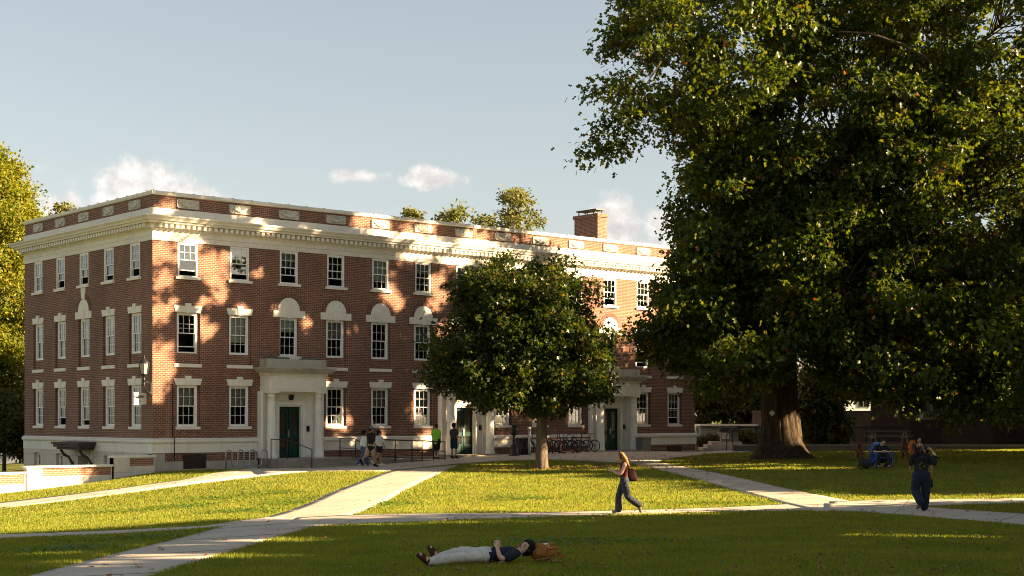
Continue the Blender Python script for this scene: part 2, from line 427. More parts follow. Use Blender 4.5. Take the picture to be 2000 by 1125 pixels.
# gaps cut into the crowns, each listed by the spot it is to light
_HX = TH.cross(Vector((0, 0, 1))).normalized(); _HZ = TS.cross(_HX).normalized()
def front_spot(px_, py_):
    k = (px_ - CX) / FPX; d = RGT * k + FWD; t = (0 - CAM.y) / d.y
    return Vector((CAM.x + d.x * t, 0, EYE + (HY - py_) / FPX * t))
def ground_spot(px_, py_):
    u, v = lot(px_, py_); return W(u, v, float(gz(u, v)))
GAPS = [(front_spot(x, y), r) for x, y, r in [(308, 490, .45), (322, 545, .55), (312, 610, .45), (340, 590, .3), (313, 690, .5), (310, 740, .6), (303, 772, .45), (330, 720, .3), (366, 490, .6), (400, 520, .6), (425, 545, .5), (440, 500, .4),
        (395, 588, .35), (430, 580, .45), (472, 600, .35), (392, 622, .35), (406, 645, .45), (505, 530, .3), (540, 600, .25), (600, 628, .3), (606, 655, .22), (633, 748, .3), (690, 790, .4), (690, 816, .3), (650, 820, .35), (668, 832, .35), (690, 645, .3),
        (760, 570, .5), (775, 592, .4), (850, 552, .5), (862, 580, .4), (868, 640, .45), (846, 600, .3), (820, 770, .5), (818, 802, .45), (850, 765, .35), (500, 448, .45), (590, 455, .3), (745, 462, .5), (740, 438, .5), (800, 478, .6), (842, 482, .6), (905, 500, .6),
        (700, 428, .4), (722, 424, .4), (800, 452, .5), (842, 440, .4), (330, 400, .35), (470, 415, .3), (830, 856, .5), (872, 872, .5), (905, 850, .5), (880, 810, .4), (900, 780, .4), (690, 862, .3), (740, 850, .3), (960, 500, .7), (930, 470, .6), (1000, 520, .7), (880, 500, .5)]]
GAPS += [(ground_spot(x, y), r * (3.6 if y > 1000 else 3.2)) for x, y, r in [(660, 1027, .11), (760, 1026, .10), (870, 1023, .12), (1000, 1021, .10), (1100, 1020, .10), (700, 1044, .08), (480, 1056, .12), (560, 1058, .10), (330, 1066, .09), (250, 1086, .12), (360, 1090, .12), (180, 1100, .08), (460, 1092, .06), (1650, 1047, .10), (1760, 1050, .12), (1880, 1052, .09), (60, 1085, .10), (140, 1108, .07),
        (1300, 907, .22), (1380, 912, .25), (1450, 908, .2), (1500, 915, .3), (1580, 916, .3), (1000, 918, .2), (1120, 912, .22), (1180, 918, .2), (960, 908, .18), (1100, 928, .12), (880, 925, .3), (820, 935, .3), (1260, 901, .25), (1400, 896, .2)]]
_GP = np.array([[p.dot(_HX), p.dot(_HZ), p.dot(TS), r] for p, r in GAPS])
_GP[:, 3] = np.where(_GP[:, 3] < .7, _GP[:, 3] * 1.3, _GP[:, 3])
_TK = [(1535, 850), (1560, 850), (1558, 870), (1562, 835), (1555, 888), (1548, 820), (1540, 880), (1568, 893)]
_GP = np.vstack([_GP] + [[[p.dot(_HX), p.dot(_HZ), p.dot(TS), .6]] for p in (W((x_ - CX) / FPX * 69.3, 69.3, EYE + (HY - y_) / FPX * 69.3) for x_, y_ in _TK)])
_RG = np.random.default_rng(3)
def sunlit(Pw):
    """leaves (world positions) that stand in a gap"""
    a = Pw @ np.array(_HX); b = Pw @ np.array(_HZ); c = Pw @ np.array(TS)
    wob = .16 * np.sin(Pw[:, 0] * 5.1 + Pw[:, 2] * 3.3) + .12 * np.sin(Pw[:, 1] * 7.7 - Pw[:, 2] * 4.1)
    out = np.zeros(len(Pw), bool)
    for ga, gb, gc, r in _GP:
        near = np.abs(a - ga) < r * 1.5
        if not near.any(): continue
        i = np.where(near)[0]
        d = np.hypot(a[i] - ga, b[i] - gb) / r + wob[i]
        out[i[(d < .62 + .75 * _RG.random(len(i))) & (c[i] > gc + .9)]] = True
    return out

_CR = [(x, y, 60.5, .8) for x, y in ((1490, 90), (1400, 300), (1365, 260), (1450, 340), (1500, 330), (1420, 560), (1340, 650), (1560, 210), (1620, 330), (1700, 420), (1600, 500), (1480, 620), (1740, 560), (1850, 300), (1880, 680), (1930, 770), (1500, 735), (1290, 150), (1380, 440), (1240, 120))]  # more gaps, cut to let sun onto the oak and maple leaves
_CR += [(x, y, 60.3, .6) for x, y in ((930, 560), (900, 640), (960, 610), (1010, 560), (1075, 660), (885, 700), (1000, 720), (965, 525), (1040, 780), (1020, 640))]
_GP = np.vstack([_GP] + [[[p.dot(_HX), p.dot(_HZ), p.dot(TS), r]] for p, r in ((W((x - CX) / FPX * v, v, EYE + (HY - y) / FPX * v), r) for x, y, v, r in _CR)])
# ================================================================== GROUND
def concretemat():
    m, nt, out = newmat('pavement_concrete')
    pos = gpos(nt)
    r = ramp(nt, [(.3, (.37, .315, .25)), (.7, (.49, .425, .34))]); nt.links.new(noise(nt, .7, 6, .65, pos), r.inputs[0])
    f = ramp(nt, [(.3, (.82, .82, .81)), (.7, (1.08, 1.08, 1.07))]); nt.links.new(noise(nt, 22, 4, .7, pos), f.inputs[0])
    c = mixc(nt, 1, r.outputs[0], f.outputs[0], 'MULTIPLY')
    st = ramp(nt, [(.56, (0, 0, 0)), (.72, (.75, .75, .75))]); nt.links.new(noise(nt, .9, 9, .75, pos), st.inputs[0])
    c = mixc(nt, st.outputs[0], c, (.17, .115, .075))
    b = N(nt, 'ShaderNodeBsdfPrincipled', Roughness=.85); nt.links.new(c, b.inputs['Base Color'])
    bp = N(nt, 'ShaderNodeBump', Strength=.3, Distance=.006); nt.links.new(noise(nt, 40, 3, .6, pos), bp.inputs['Height']); L(nt, bp, 0, b, 'Normal')
    L(nt, b, 0, out, 0); return m
def lawnmat():
    m, nt, out = newmat('lawn_turf')
    pos = gpos(nt)
    nz_ = noise(nt, .16, 3, .6, pos)
    r = ramp(nt, [(.32, (.07, .088, .014)), (.5, (.115, .126, .020)), (.68, (.17, .155, .032))]); nt.links.new(noise(nt, .55, 7, .65, pos), r.inputs[0])
    f = ramp(nt, [(.3, (.55, .55, .5)), (.7, (1.3, 1.3, 1.2))]); nt.links.new(noise(nt, 16, 5, .7, pos), f.inputs[0])
    c = mixc(nt, 1, r.outputs[0], f.outputs[0], 'MULTIPLY')
    b = N(nt, 'ShaderNodeBsdfPrincipled', Roughness=.9); nt.links.new(c, b.inputs['Base Color']); b.inputs['Specular IOR Level'].default_value = .15
    bp = N(nt, 'ShaderNodeBump', Strength=.8, Distance=.05); nt.links.new(noise(nt, 24, 4, .7, pos), bp.inputs['Height']); L(nt, bp, 0, b, 'Normal')
    L(nt, b, 0, out, 0); return m
M['pave'] = concretemat(); M['lawn'] = lawnmat()
M['joint'] = plain('dark_joint', (.15, .13, .105), .95, var=.3)

def axis_vals(a, b, fine0, fine1, st):
    xs = list(np.arange(fine0, fine1 + 1e-6, st)); k = st; x = fine0
    while x > a: k *= 1.35; x -= k; xs.insert(0, max(x, a))
    k = st; x = fine1
    while x < b: k *= 1.35; x += k; xs.append(min(x, b))
    return np.array(xs)
us = axis_vals(-900, 900, -32, 34, .7); vs_ = axis_vals(-300, 1800, 8, 100, .7)
UU, VV = np.meshgrid(us, vs_); ZZ = gz(UU, VV)
P0 = np.stack([CAM.x + RGT.x * UU + FWD.x * VV, CAM.y + RGT.y * UU + FWD.y * VV, ZZ], -1).reshape(-1, 3)
nu, nv = len(us), len(vs_)
ii, jj = np.meshgrid(np.arange(nu - 1), np.arange(nv - 1))
a0 = (jj * nu + ii).ravel()
lawn = rawmesh('lawn', P0, np.stack([a0, a0 + 1, a0 + nu + 1, a0 + nu], -1), 4, M['lawn'], smooth=True)
tag(lawn, kind='structure')

def resample(poly, n):
    P = np.array(poly, float); d = np.r_[0, np.cumsum(np.linalg.norm(np.diff(P, axis=0), axis=1))]
    t = np.linspace(0, d[-1], n)
    return np.stack([np.interp(t, d, P[:, k]) for k in range(2)], -1)
PATHS = []; JOINTS = []
def strip(name, A, B, lift, n=70, m=8):
    """paved sheet between two edge lines given in (u, v)"""
    A, B = resample(A, n), resample(B, n)
    t = np.linspace(0, 1, m)[:, None, None]
    G = A[None] * (1 - t) + B[None] * t
    z = gz(G[..., 0], G[..., 1]) + lift
    P = np.stack([CAM.x + RGT.x * G[..., 0] + FWD.x * G[..., 1], CAM.y + RGT.y * G[..., 0] + FWD.y * G[..., 1], z], -1).reshape(-1, 3)
    i, j = np.meshgrid(np.arange(n - 1), np.arange(m - 1)); a = (j * n + i).ravel()
    rim = np.r_[np.arange(n), np.arange(1, m) * n + n - 1, np.arange(n - 2, -1, -1) + (m - 1) * n, np.arange(m - 2, 0, -1) * n]; q_ = len(P); low = P[rim].copy(); low[:, 2] -= .25; P = np.vstack([P, low]); nr = len(rim); r1 = np.roll(rim, -1); k_ = np.arange(nr); k1 = np.roll(k_, -1)
    Fq = np.vstack([np.stack([a, a + 1, a + n + 1, a + n], -1), np.stack([r1, rim, q_ + k_, q_ + k1], -1)])
    o = rawmesh(name, P, Fq, 4, M['pave'])
    bm = bmesh.new(); bm.from_mesh(o.data); bmesh.ops.recalc_face_normals(bm, faces=bm.faces)
    if sum(f.normal.z for f in bm.faces) < 0: bmesh.ops.reverse_faces(bm, faces=bm.faces)
    bm.to_mesh(o.data); bm.free()
    PATHS.append(np.vstack([A, B[::-1]]))
    if name == 'path':
        cl = (A + B) / 2; dd = np.r_[0, np.cumsum(np.linalg.norm(np.diff(cl, axis=0), axis=1))]
        for s_ in np.arange(2.3, dd[-1] - .5, 4.6): JOINTS.append(([np.interp(s_, dd, A[:, k]) for k in (0, 1)], [np.interp(s_, dd, B[:, k]) for k in (0, 1)], lift))
    return tag(o, kind='structure')
def px(*pts): return [lot(*p) for p in pts]
strip('path', px((-700, 1420), (-200, 1205), (60, 1125), (230, 1081), (420, 1033), (520, 1010), (640, 965), (760, 921)),
      px((-400, 1480), (20, 1225), (300, 1125), (470, 1072), (620, 1026), (690, 1005), (800, 953), (905, 906)), .012)
strip('path', px((-900, 1080), (-120, 1050), (0, 1045), (250, 1036), (400, 1028), (520, 1011)), px((-900, 1090), (-120, 1059), (0, 1053), (250, 1043), (415, 1032), (560, 1012)), .016)
strip('path', px((580, 1012), (700, 1006), (1000, 1003), (1200, 998), (1400, 992), (1540, 985), (1640, 979)),
      px((540, 1038), (640, 1026), (820, 1021), (1000, 1013), (1200, 1006), (1400, 1000), (1640, 997)), .020)
strip('path', px((1215, 900), (1300, 921), (1400, 947), (1530, 984), (1600, 1000)), px((1262, 899), (1400, 925), (1520, 952), (1650, 978), (1760, 992)), .024)
strip('path', px((1620, 981), (1700, 978), (1900, 976), (2120, 973), (2900, 962)), px((1620, 997), (1760, 990), (1900, 985), (2120, 981), (2900, 969)), .028)
strip('path', px((1610, 985), (1760, 988), (1860, 996), (1960, 1003), (2120, 1012), (2900, 1060)), px((1610, 998), (1700, 1001), (1760, 1006), (1880, 1016), (2120, 1036), (2900, 1090)), .032)
strip('path', px((-700, 1062), (-120, 1000), (0, 983), (250, 953), (460, 926), (540, 914)), px((-700, 1074), (-120, 1011), (0, 993), (250, 963), (480, 934), (600, 922)), .036)
def fac(x, y): return UV(x, y)
strip('plaza', px((440, 914), (500, 930), (600, 921), (755, 921), (905, 906), (1000, 900), (1060, 898.5), (1150, 901), (1230, 906), (1285, 901), (1380, 888), (1470, 884)),
      [fac(3.6, -.35), fac(5, -.1), fac(8, -.1), fac(12, -.1), fac(16, -.1), fac(20, -.1), fac(23, -.1), fac(26, -.1), fac(29, -.1), fac(31.5, -.1), fac(36, -.1), fac(41, .8)], .040, n=90, m=14)
# dark control joints and a crack across the walks
jb = MB()
def jointline(p, q, wd=.02, lift=.046):
    p, q = lot(*p), lot(*q); n = 14; prev = None
    for k in range(n + 1):
        u = p[0] + (q[0] - p[0]) * k / n; v = p[1] + (q[1] - p[1]) * k / n
        c = W(u, v, float(gz(u, v)) + lift)
        if prev is not None: jb.bar(prev, c, wd, .004)
        prev = c
for p, q in [((755, 921), (905, 906)), ((640, 918), (660, 912)), ((1000, 900), (1010, 893)), ((1120, 900), (1125, 891))]:
    jointline(p, q)
for A_, B_, lf in JOINTS:
    prev = None
    for k in range(7):
        u, v = A_[0] + (B_[0] - A_[0]) * k / 6, A_[1] + (B_[1] - A_[1]) * k / 6; c = W(u, v, float(gz(u, v)) + lf + .0035)
        if prev is not None: jb.bar(prev, c, .014, .004)
        prev = c
tag(jb.build('paving_joints', M['joint']), kind='structure')

def inside(poly, u, v):
    r = np.zeros(len(u), bool); n = len(poly); j = n - 1
    for i in range(n):
        xi, yi = poly[i]; xj, yj = poly[j]
        c = ((yi > v) != (yj > v)) & (u < (xj - xi) * (v - yi) / (yj - yi + 1e-12) + xi)
        r ^= c; j = i
    return r
def pathmask(u, v):
    r = np.zeros(len(u), bool)
    for p in PATHS:
        q = p[::3] if len(p) > 60 else p
        r |= inside(q, u, v)
    return r
def grass_points(n, v0, v1, pw):
    v = v0 * (v1 / v0) ** (rng.random(n) ** pw)
    wide = rng.random(n) < .2; u = np.where(wide, np.sign(rng.random(n) - .5) * (.36 + .26 * rng.random(n)), (rng.random(n) * 2 - 1) * .365) * v
    x = CAM.x + RGT.x * u + FWD.x * v; y = CAM.y + RGT.y * u + FWD.y * v
    jt = rng.normal(0, .05, (2, n)); ok = ~pathmask(u + jt[0], v + jt[1]) & ~((x > -.3) & (x < 36) & (y > -.4)) & ~((x <= 0) & (y > -.5))
    return u[ok], v[ok], x[ok], y[ok]
def grass(name, n, v0, v1, pw, mat, h0, h1, label):
    u, v, x, y = grass_points(n, v0, v1, pw)
    k = len(u); z = gz(u, v)
    patch = np.sin(u * .9 + 2 * np.sin(v * .35)) * np.sin(v * .7 + 1.5 * np.sin(u * .6)); clump = .75 + .35 * np.clip(patch, 0, 1) + .35 * (np.sin(x * 1.9 + np.sin(y * 1.3) * 2) * np.sin(y * 2.3 + x) * .5 + .5)
    h = (h0 + (h1 - h0) * rng.random(k)) * clump
    wd = (.003 + .00030 * v) * (.7 + .6 * rng.random(k))
    a = rng.random(k) * 2 * PI; lean = .55 * rng.random(k) * h; b = rng.random(k) * 2 * PI
    base = np.stack([x, y, z - .01], -1); sd = np.stack([np.cos(a), np.sin(a), 0 * a], -1) * wd[:, None]
    tip = np.stack([x + np.cos(b) * lean, y + np.sin(b) * lean, z + h], -1)
    V = np.stack([base - sd, base + sd, tip], 1).reshape(-1, 3)
    o = rawmesh(name, V, np.arange(3 * k), 3, mat)
    return tag(o, label, 'grass', kind='stuff')
M['grass'] = leafmat('grass_blades', [(.078, .120, .015), (.150, .188, .023), (.235, .238, .033), (.31, .270, .065)], .45, .6, scale=.6, tcol=(1.65, 1.6, .55))
grass('grass', 900000, 17, 84, 1.0, M['grass'], .03, .075, 'short cut green and yellow lawn grass between the concrete walks')
# low broad leaved weeds in patches
def clover(n):
    pc = [lot(*q) for q in ((560, 985), (470, 1000), (640, 975), (360, 990), (530, 965), (250, 1000), (760, 985), (1010, 975), (1180, 1060), (130, 1075), (300, 1052), (1380, 985), (1560, 965), (430, 975), (600, 1000))]
    k = rng.integers(0, len(pc), n); P2 = np.array(pc)[k]; u = P2[:, 0] + rng.normal(0, .55, n) + rng.normal(0, .5, n) * (k % 3); v = P2[:, 1] + rng.normal(0, .55, n)
    ok = ~pathmask(u, v); u, v = u[ok], v[ok]; n = len(u); x = CAM.x + RGT.x * u + FWD.x * v; y = CAM.y + RGT.y * u + FWD.y * v; z = gz(u, v) + .035 + .04 * rng.random(n)
    a = rng.random(n) * 2 * PI; s = .022 + .028 * rng.random(n); tl = rng.normal(0, .35, (2, n)); V = np.empty((n, 4, 3))
    for i, (p_, q_) in enumerate(((-1, 0), (0, .7), (1, 0), (0, -.7))):
        lx = s * (p_ * np.cos(a) - q_ * np.sin(a)); ly = s * (p_ * np.sin(a) + q_ * np.cos(a)); V[:, i, 0] = x + lx; V[:, i, 1] = y + ly; V[:, i, 2] = z + lx * tl[0] + ly * tl[1]
    return rawmesh('clover_patches', V.reshape(-1, 3), np.arange(4 * n), 4, M['clover'])
M['clover'] = leafmat('clover', [(.07, .125, .018), (.11, .17, .022), (.17, .21, .03)], .35, .5, scale=2, tcol=(1.6, 1.6, .6))
tag(clover(9000), 'small patches of broad leaved clover scattered in the lawn grass', 'clover', kind='stuff')
# fallen leaves
M['fallen'] = leafmat('fallen_leaves', [(.12, .045, .018), (.22, .10, .03), (.30, .17, .06), (.16, .055, .03)], .2, .7, scale=3, tcol=(1.3, 1.1, .8))
def fallen(n, v0, v1, size, region=None):
    v = v0 * (v1 / v0) ** rng.random(n); u = (rng.random(n) * 2 - 1) * .36 * v
    if region: u, v = region
    n = len(u)
    keep = rng.random(n) < np.clip(.22 + .5 * (u > -2) + .3 * (v > 50), 0, 1); u, v = u[keep], v[keep]; n = len(u)
    x = CAM.x + RGT.x * u + FWD.x * v; y = CAM.y + RGT.y * u + FWD.y * v
    ok = ~((x > -.3) & (y > -.4)) & ~((x <= 0) & (y > -.5)); u, v, x, y = u[ok], v[ok], x[ok], y[ok]; n = len(u)
    z = gz(u, v) + .05 + .05 * rng.random(n) * ~pathmask(u, v)
    a = rng.random(n) * 2 * PI; s = size * (.6 + .8 * rng.random(n))
    T = np.array([(-1, 0, 0), (-.3, .45, .25), (.1, .2, 0), (.5, .55, .3), (1, 0, .1), (.5, -.5, .1), (.1, -.2, .0), (-.3, -.45, .3)])
    c, sn = np.cos(a), np.sin(a)
    V = np.empty((n, 8, 3))
    V[:, :, 0] = x[:, None] + s[:, None] * (T[None, :, 0] * c[:, None] - T[None, :, 1] * sn[:, None])
    V[:, :, 1] = y[:, None] + s[:, None] * (T[None, :, 0] * sn[:, None] + T[None, :, 1] * c[:, None])
    V[:, :, 2] = z[:, None] + s[:, None] * T[None, :, 2] * (.5 + rng.random((n, 1)))
    F = np.array([(0, 1, 7), (1, 2, 6), (1, 6, 7), (2, 3, 4), (2, 4, 6), (4, 5, 6)])
    return V.reshape(-1, 3), (F[None] + (np.arange(n) * 8)[:, None, None]).reshape(-1)
Vf, Ff = fallen(3200, 18, 80, .062)
u2 = 12.6 + rng.normal(0, 5, 900); v2 = 67 + rng.normal(0, 4.5, 900)
Vg, Fg = fallen(0, 18, 80, .085, (u2, v2))
u3 = 1.25 + rng.normal(0, 2.2, 420); v3 = 62.4 + rng.normal(0, 1.2, 420)
Vh, Fh = fallen(0, 18, 80, .08, (u3, v3))
# a drift of dry leaves beside the man lying down and a few in front of him
ca, cb = lot(912, 1080), lot(1065, 1104)
u4 = np.r_[ca[0] + rng.normal(0, .12, 60), cb[0] + rng.normal(0, .1, 40)]; v4 = np.r_[ca[1] + rng.normal(0, .1, 60), cb[1] + rng.normal(0, .08, 40)]
Vi, Fi = fallen(0, 18, 80, .055, (u4, v4))
V = np.vstack([Vf, Vg, Vh, Vi]); o1, o2, o3 = len(Vf), len(Vf) + len(Vg), len(Vf) + len(Vg) + len(Vh)
o = rawmesh('fallen_leaves', V, np.r_[Ff, Fg + o1, Fh + o2, Fi + o3], 3, M['fallen'])
tag(o, 'dry brown and orange leaves scattered over the lawn', 'leaves', kind='stuff')

# ================================================================== THE DORMITORY
LEN, DEP = 35.4, 14.1
NB, NS = 13, 5
FC = [1.74 + 2.66 * k for k in range(NB)]; SCX = [1.70 + 2.67 * k for k in range(NS)]
DOORS = (2, 6, 10); ARCH = range(2, 11)
bldg = empty('brick_dormitory', (0, 0, 0), 0, 'long three storey red brick hall with limestone cornice and three columned doorways', 'building', kind='thing')
FRONT = lambda s, d, z: (s, -d, z)
SIDE = lambda s, d, z: (-d, s, z)
def P(mb, name, mat, parent=None, **k): return mb.build(name, M[mat] if isinstance(mat, str) else mat, parent or bldg, **k)

def holed(mb, s0, s1, z0, z1, holes, depth, back=True):
    """outer skin on plane d=0 with rectangular openings and reveals going inwards"""
    ss = sorted({s0, s1, *[h[0] for h in holes], *[h[1] for h in holes]}); zs = sorted({z0, z1, *[h[2] for h in holes], *[h[3] for h in holes]})
    for a, b in zip(ss, ss[1:]):
        for c, d in zip(zs, zs[1:]):
            ms, mz = (a + b) / 2, (c + d) / 2
            if any(h[0] < ms < h[1] and h[2] < mz < h[3] for h in holes): continue
            mb.add([(a, 0, c), (b, 0, c), (b, 0, d), (a, 0, d)], [(0, 1, 2, 3)])
    for h in holes:
        a, b, c, d = h[:4]; q = -(h[4] if len(h) > 4 else depth)
        for x in (a, b): mb.add([(x, 0, c), (x, q, c), (x, q, d), (x, 0, d)], [(0, 1, 2, 3)])
        for z in (c, d): mb.add([(a, 0, z), (b, 0, z), (b, q, z), (a, q, z)], [(0, 1, 2, 3)])

WW = .50                       # half a window's width
F1, F2, F3 = (1.98, 3.85), (5.29, 7.12), (8.73, 10.28)
def bay_holes(centres, doors=()):
    hs = []
    for k, c in enumerate(centres):
        hs.append((c - WW, c + WW, F3[0], F3[1]))
        if k not in doors: hs += [(c - .62, c + .62, 4.82, F2[1]), (c - .62, c + .62, F1[0], F1[1])]
        else: hs += [(c - WW, c + WW, F2[0], F2[1]), (c - .66, c + .66, 1.351, 2.98)]
    return hs
RD = .11
for fm, s1, cs, drs, nm in ((FRONT, LEN, FC, DOORS, 'wall'), (SIDE, DEP, SCX, (), 'wall')):
    mb = MB(fm); holed(mb, 0, s1, 1.35, 10.4, bay_holes(cs, drs), RD)
    for k, c in enumerate(cs):           # brick back of each recessed strip, either side of and below the window
        if k in drs: continue
        for a, b in ((c - .62, c - WW), (c + WW, c + .62)):
            mb.add([(a, -.10, 4.82), (b, -.10, 4.82), (b, -.10, F2[1]), (a, -.10, F2[1])], [(0, 1, 2, 3)])
            mb.add([(a, -.10, F1[0]), (b, -.10, F1[0]), (b, -.10, F1[1]), (a, -.10, F1[1])], [(0, 1, 2, 3)])
        mb.add([(c - WW, -.10, 4.82), (c + WW, -.10, 4.82), (c + WW, -.10, F2[0]), (c - WW, -.10, F2[0])], [(0, 1, 2, 3)])
    P(mb, nm, 'brick', recalc=False)
mb = MB()                                # the two walls the photograph does not see
mb.box(LEN - .3, LEN, .01, DEP, -2, 10.4); mb.box(.01, LEN - .3, DEP - .3, DEP, -2, 10.4)
P(mb, 'wall', 'brick')
mb = MB(); mb.box(.35, LEN - .35, .35, DEP - .35, 11.75, 11.9); mb.box(.6, LEN - .6, .6, DEP - .6, 4.2, 4.4); mb.box(.6, LEN - .6, .6, DEP - .6, 7.7, 7.9); mb.box(.6, LEN - .6, .6, DEP - .6, .9, 1.0)
roof = P(mb, 'roof', 'roofing')
# plinth: moulded cap, ashlar course, brick band, footing
WT = [(-.3, .80), (.07, .80), (.07, 1.22), (.12, 1.24), (.155, 1.30), (.155, 1.38), (.11, 1.42), (.05, 1.46), (-.3, 1.46)]
def run(fm, s0, s1, m0, m1):
    mb = MB(fm); n = len(WT)
    mb.add([(s0 - (d if m0 else 0), d, z) for d, z in WT] + [(s1 + (d if m1 else 0), d, z) for d, z in WT], [tuple(range(n)), tuple(range(2 * n - 1, n - 1, -1))] + [(i, (i + 1) % n, (i + 1) % n + n, i + n) for i in range(n)])
    P(mb, 'water_table', 'stone')
for a, b, m0, m1 in ((0, 5.33, 1, 0), (8.8, 16.0, 0, 0), (19.4, 26.6, 0, 0), (30.1, LEN, 0, 1)): run(FRONT, a, b, m0, m1)
run(SIDE, 0, DEP, 1, 0)
mb = MB(FRONT); 
for a, b in ((0.02, 5.33), (8.8, 16.0), (19.4, 26.6), (30.1, LEN)): mb.box(a, b, -.3, .02, -.2, .80)
P(mb, 'plinth_brick', 'brick')
mb = MB(FRONT)
for a, b in ((0.02, 5.33), (8.8, 16.0), (19.4, 26.6), (30.1, LEN)): mb.box(a, b, -.3, .07, -1.2, .42)
mb.box(-.05, .55, -.3, .10, -1.2, .78)
P(mb, 'footing', 'concrete_base')
# short side: stone basement storey with windows and a door under a canopy
mb = MB(SIDE)
BW = [(c - .42, c + .42, -.65, .62) for k, c in enumerate(SCX) if k != 2] + [(SCX[2] - .55, SCX[2] + .55, -1.7, .55, .6)]
holed(mb, -.02, DEP, -2.4, .82, BW, .28)
P(mb, 'basement_wall', 'stone_base', loc=(-.05, 0, 0), recalc=False)
mb = MB(SIDE); mb.box(SCX[2] - .55, SCX[2] + .55, -.62, -.60, -1.7, .55); P(mb, 'basement_door', 'black_metal')
mb = MB(SIDE)
mb.box(SCX[2] - 1.5, SCX[2] + 1.5, .06, 1.0, 1.12, 1.22); mb.box(SCX[2] - 1.42, SCX[2] + 1.42, .06, .92, .98, 1.12); mb.box(SCX[2] - 1.30, SCX[2] + 1.30, .06, .80, .86, .98)
for q in (-1.05, 1.05):
    mb.tube([(SCX[2] + q, .70, .86), (SCX[2] + q, .55, .62), (SCX[2] + q, .28, .48), (SCX[2] + q, .12, .18), (SCX[2] + q, .10, -.10)], [.07, .075, .06, .075, .03], 8)
P(mb, 'canopy', 'stone_black')
mb = MB(SIDE); mb.box(SCX[2] - .75, SCX[2] + .75, .055, .085, .56, .86); P(mb, 'door_lintel', 'stone_worn')
# frieze, dentilled cornice, attic band, parapet, coping
mb = MB(); mb.ring([(-.4, 10.28), (.03, 10.28), (.03, 10.72), (-.4, 10.72)], 0, LEN, 0, DEP); P(mb, 'frieze', 'stone')
mb = MB()
mb.ring([(-.3, 10.72), (.06, 10.72), (.09, 10.78), (.16, 10.80), (.16, 11.0), (.40, 11.02), (.42, 11.10), (.50, 11.12), (.54, 11.20), (.62, 11.28), (.62, 11.33), (.20, 11.40), (-.3, 11.40)], 0, LEN, 0, DEP)
k = .14
while k < LEN: mb.box(k, k + .15, -.37, -.155, 10.83, 10.99); k += .275
k = .14
while k < DEP: mb.box(-.37, -.155, k, k + .15, 10.83, 10.99); k += .275
cornice = P(mb, 'cornice', 'stone_plain')
mb = MB(); mb.ring([(-.35, 11.40), (.05, 11.40), (.05, 11.72), (-.35, 11.72)], 0, LEN, 0, DEP); P(mb, 'attic_band', 'stone')
mb = MB(); mb.ring([(-.35, 11.72), (-.02, 11.72), (-.02, 12.30), (-.35, 12.30)], 0, LEN, 0, DEP); P(mb, 'parapet', 'brick')
mb = MB(); mb.ring([(-.40, 12.30), (.03, 12.30), (.06, 12.34), (.06, 12.46), (-.1, 12.50), (-.40, 12.48)], 0, LEN, 0, DEP)
for q in range(0, 36): mb.box(q + .02, q + .06, -.075, .3, 12.345, 12.507)
for q in range(0, 14): mb.box(-.075, .3, q + .42, q + .46, 12.345, 12.507)
P(mb, 'coping', 'stone')

M['stone_carved'] = stonemat('limestone_carved', (.62, .58, .49), dirt=(.22, .20, .15), amount=.8, joint=False)
def carved(fm, c):
    mb = MB(fm); z0, z1 = 11.80, 12.20
    mb.box(c - .55, c + .55, -.03, .02, z0, z1)
    for a, b, e, f in ((c - .55, c + .55, z0, z0 + .035), (c - .55, c + .55, z1 - .035, z1), (c - .55, c - .515, z0, z1), (c + .515, c + .55, z0, z1)): mb.box(a, b, .02, .045, e, f)
    mb.tube([(c - .45, .02, z1 - .09), (c - .25, .05, z0 + .16), (c, .06, z0 + .10), (c + .25, .05, z0 + .16), (c + .45, .02, z1 - .09)], [.03, .055, .075, .055, .03], 7)
    rr = random.Random(int(c * 100))
    for k in range(26):
        mb.ell((c + rr.uniform(-.47, .47), .025, rr.uniform(z0 + .06, z1 - .06)), (rr.uniform(.025, .06), .035, rr.uniform(.02, .05)), 6, 5)
    for q in (-.43, .43): mb.ell((c + q, .03, z1 - .11), (.06, .045, .06), 8, 6)
    P(mb, 'carved_panel', 'stone_carved')
for c in FC: carved(FRONT, c)
for c in SCX: carved(SIDE, c)

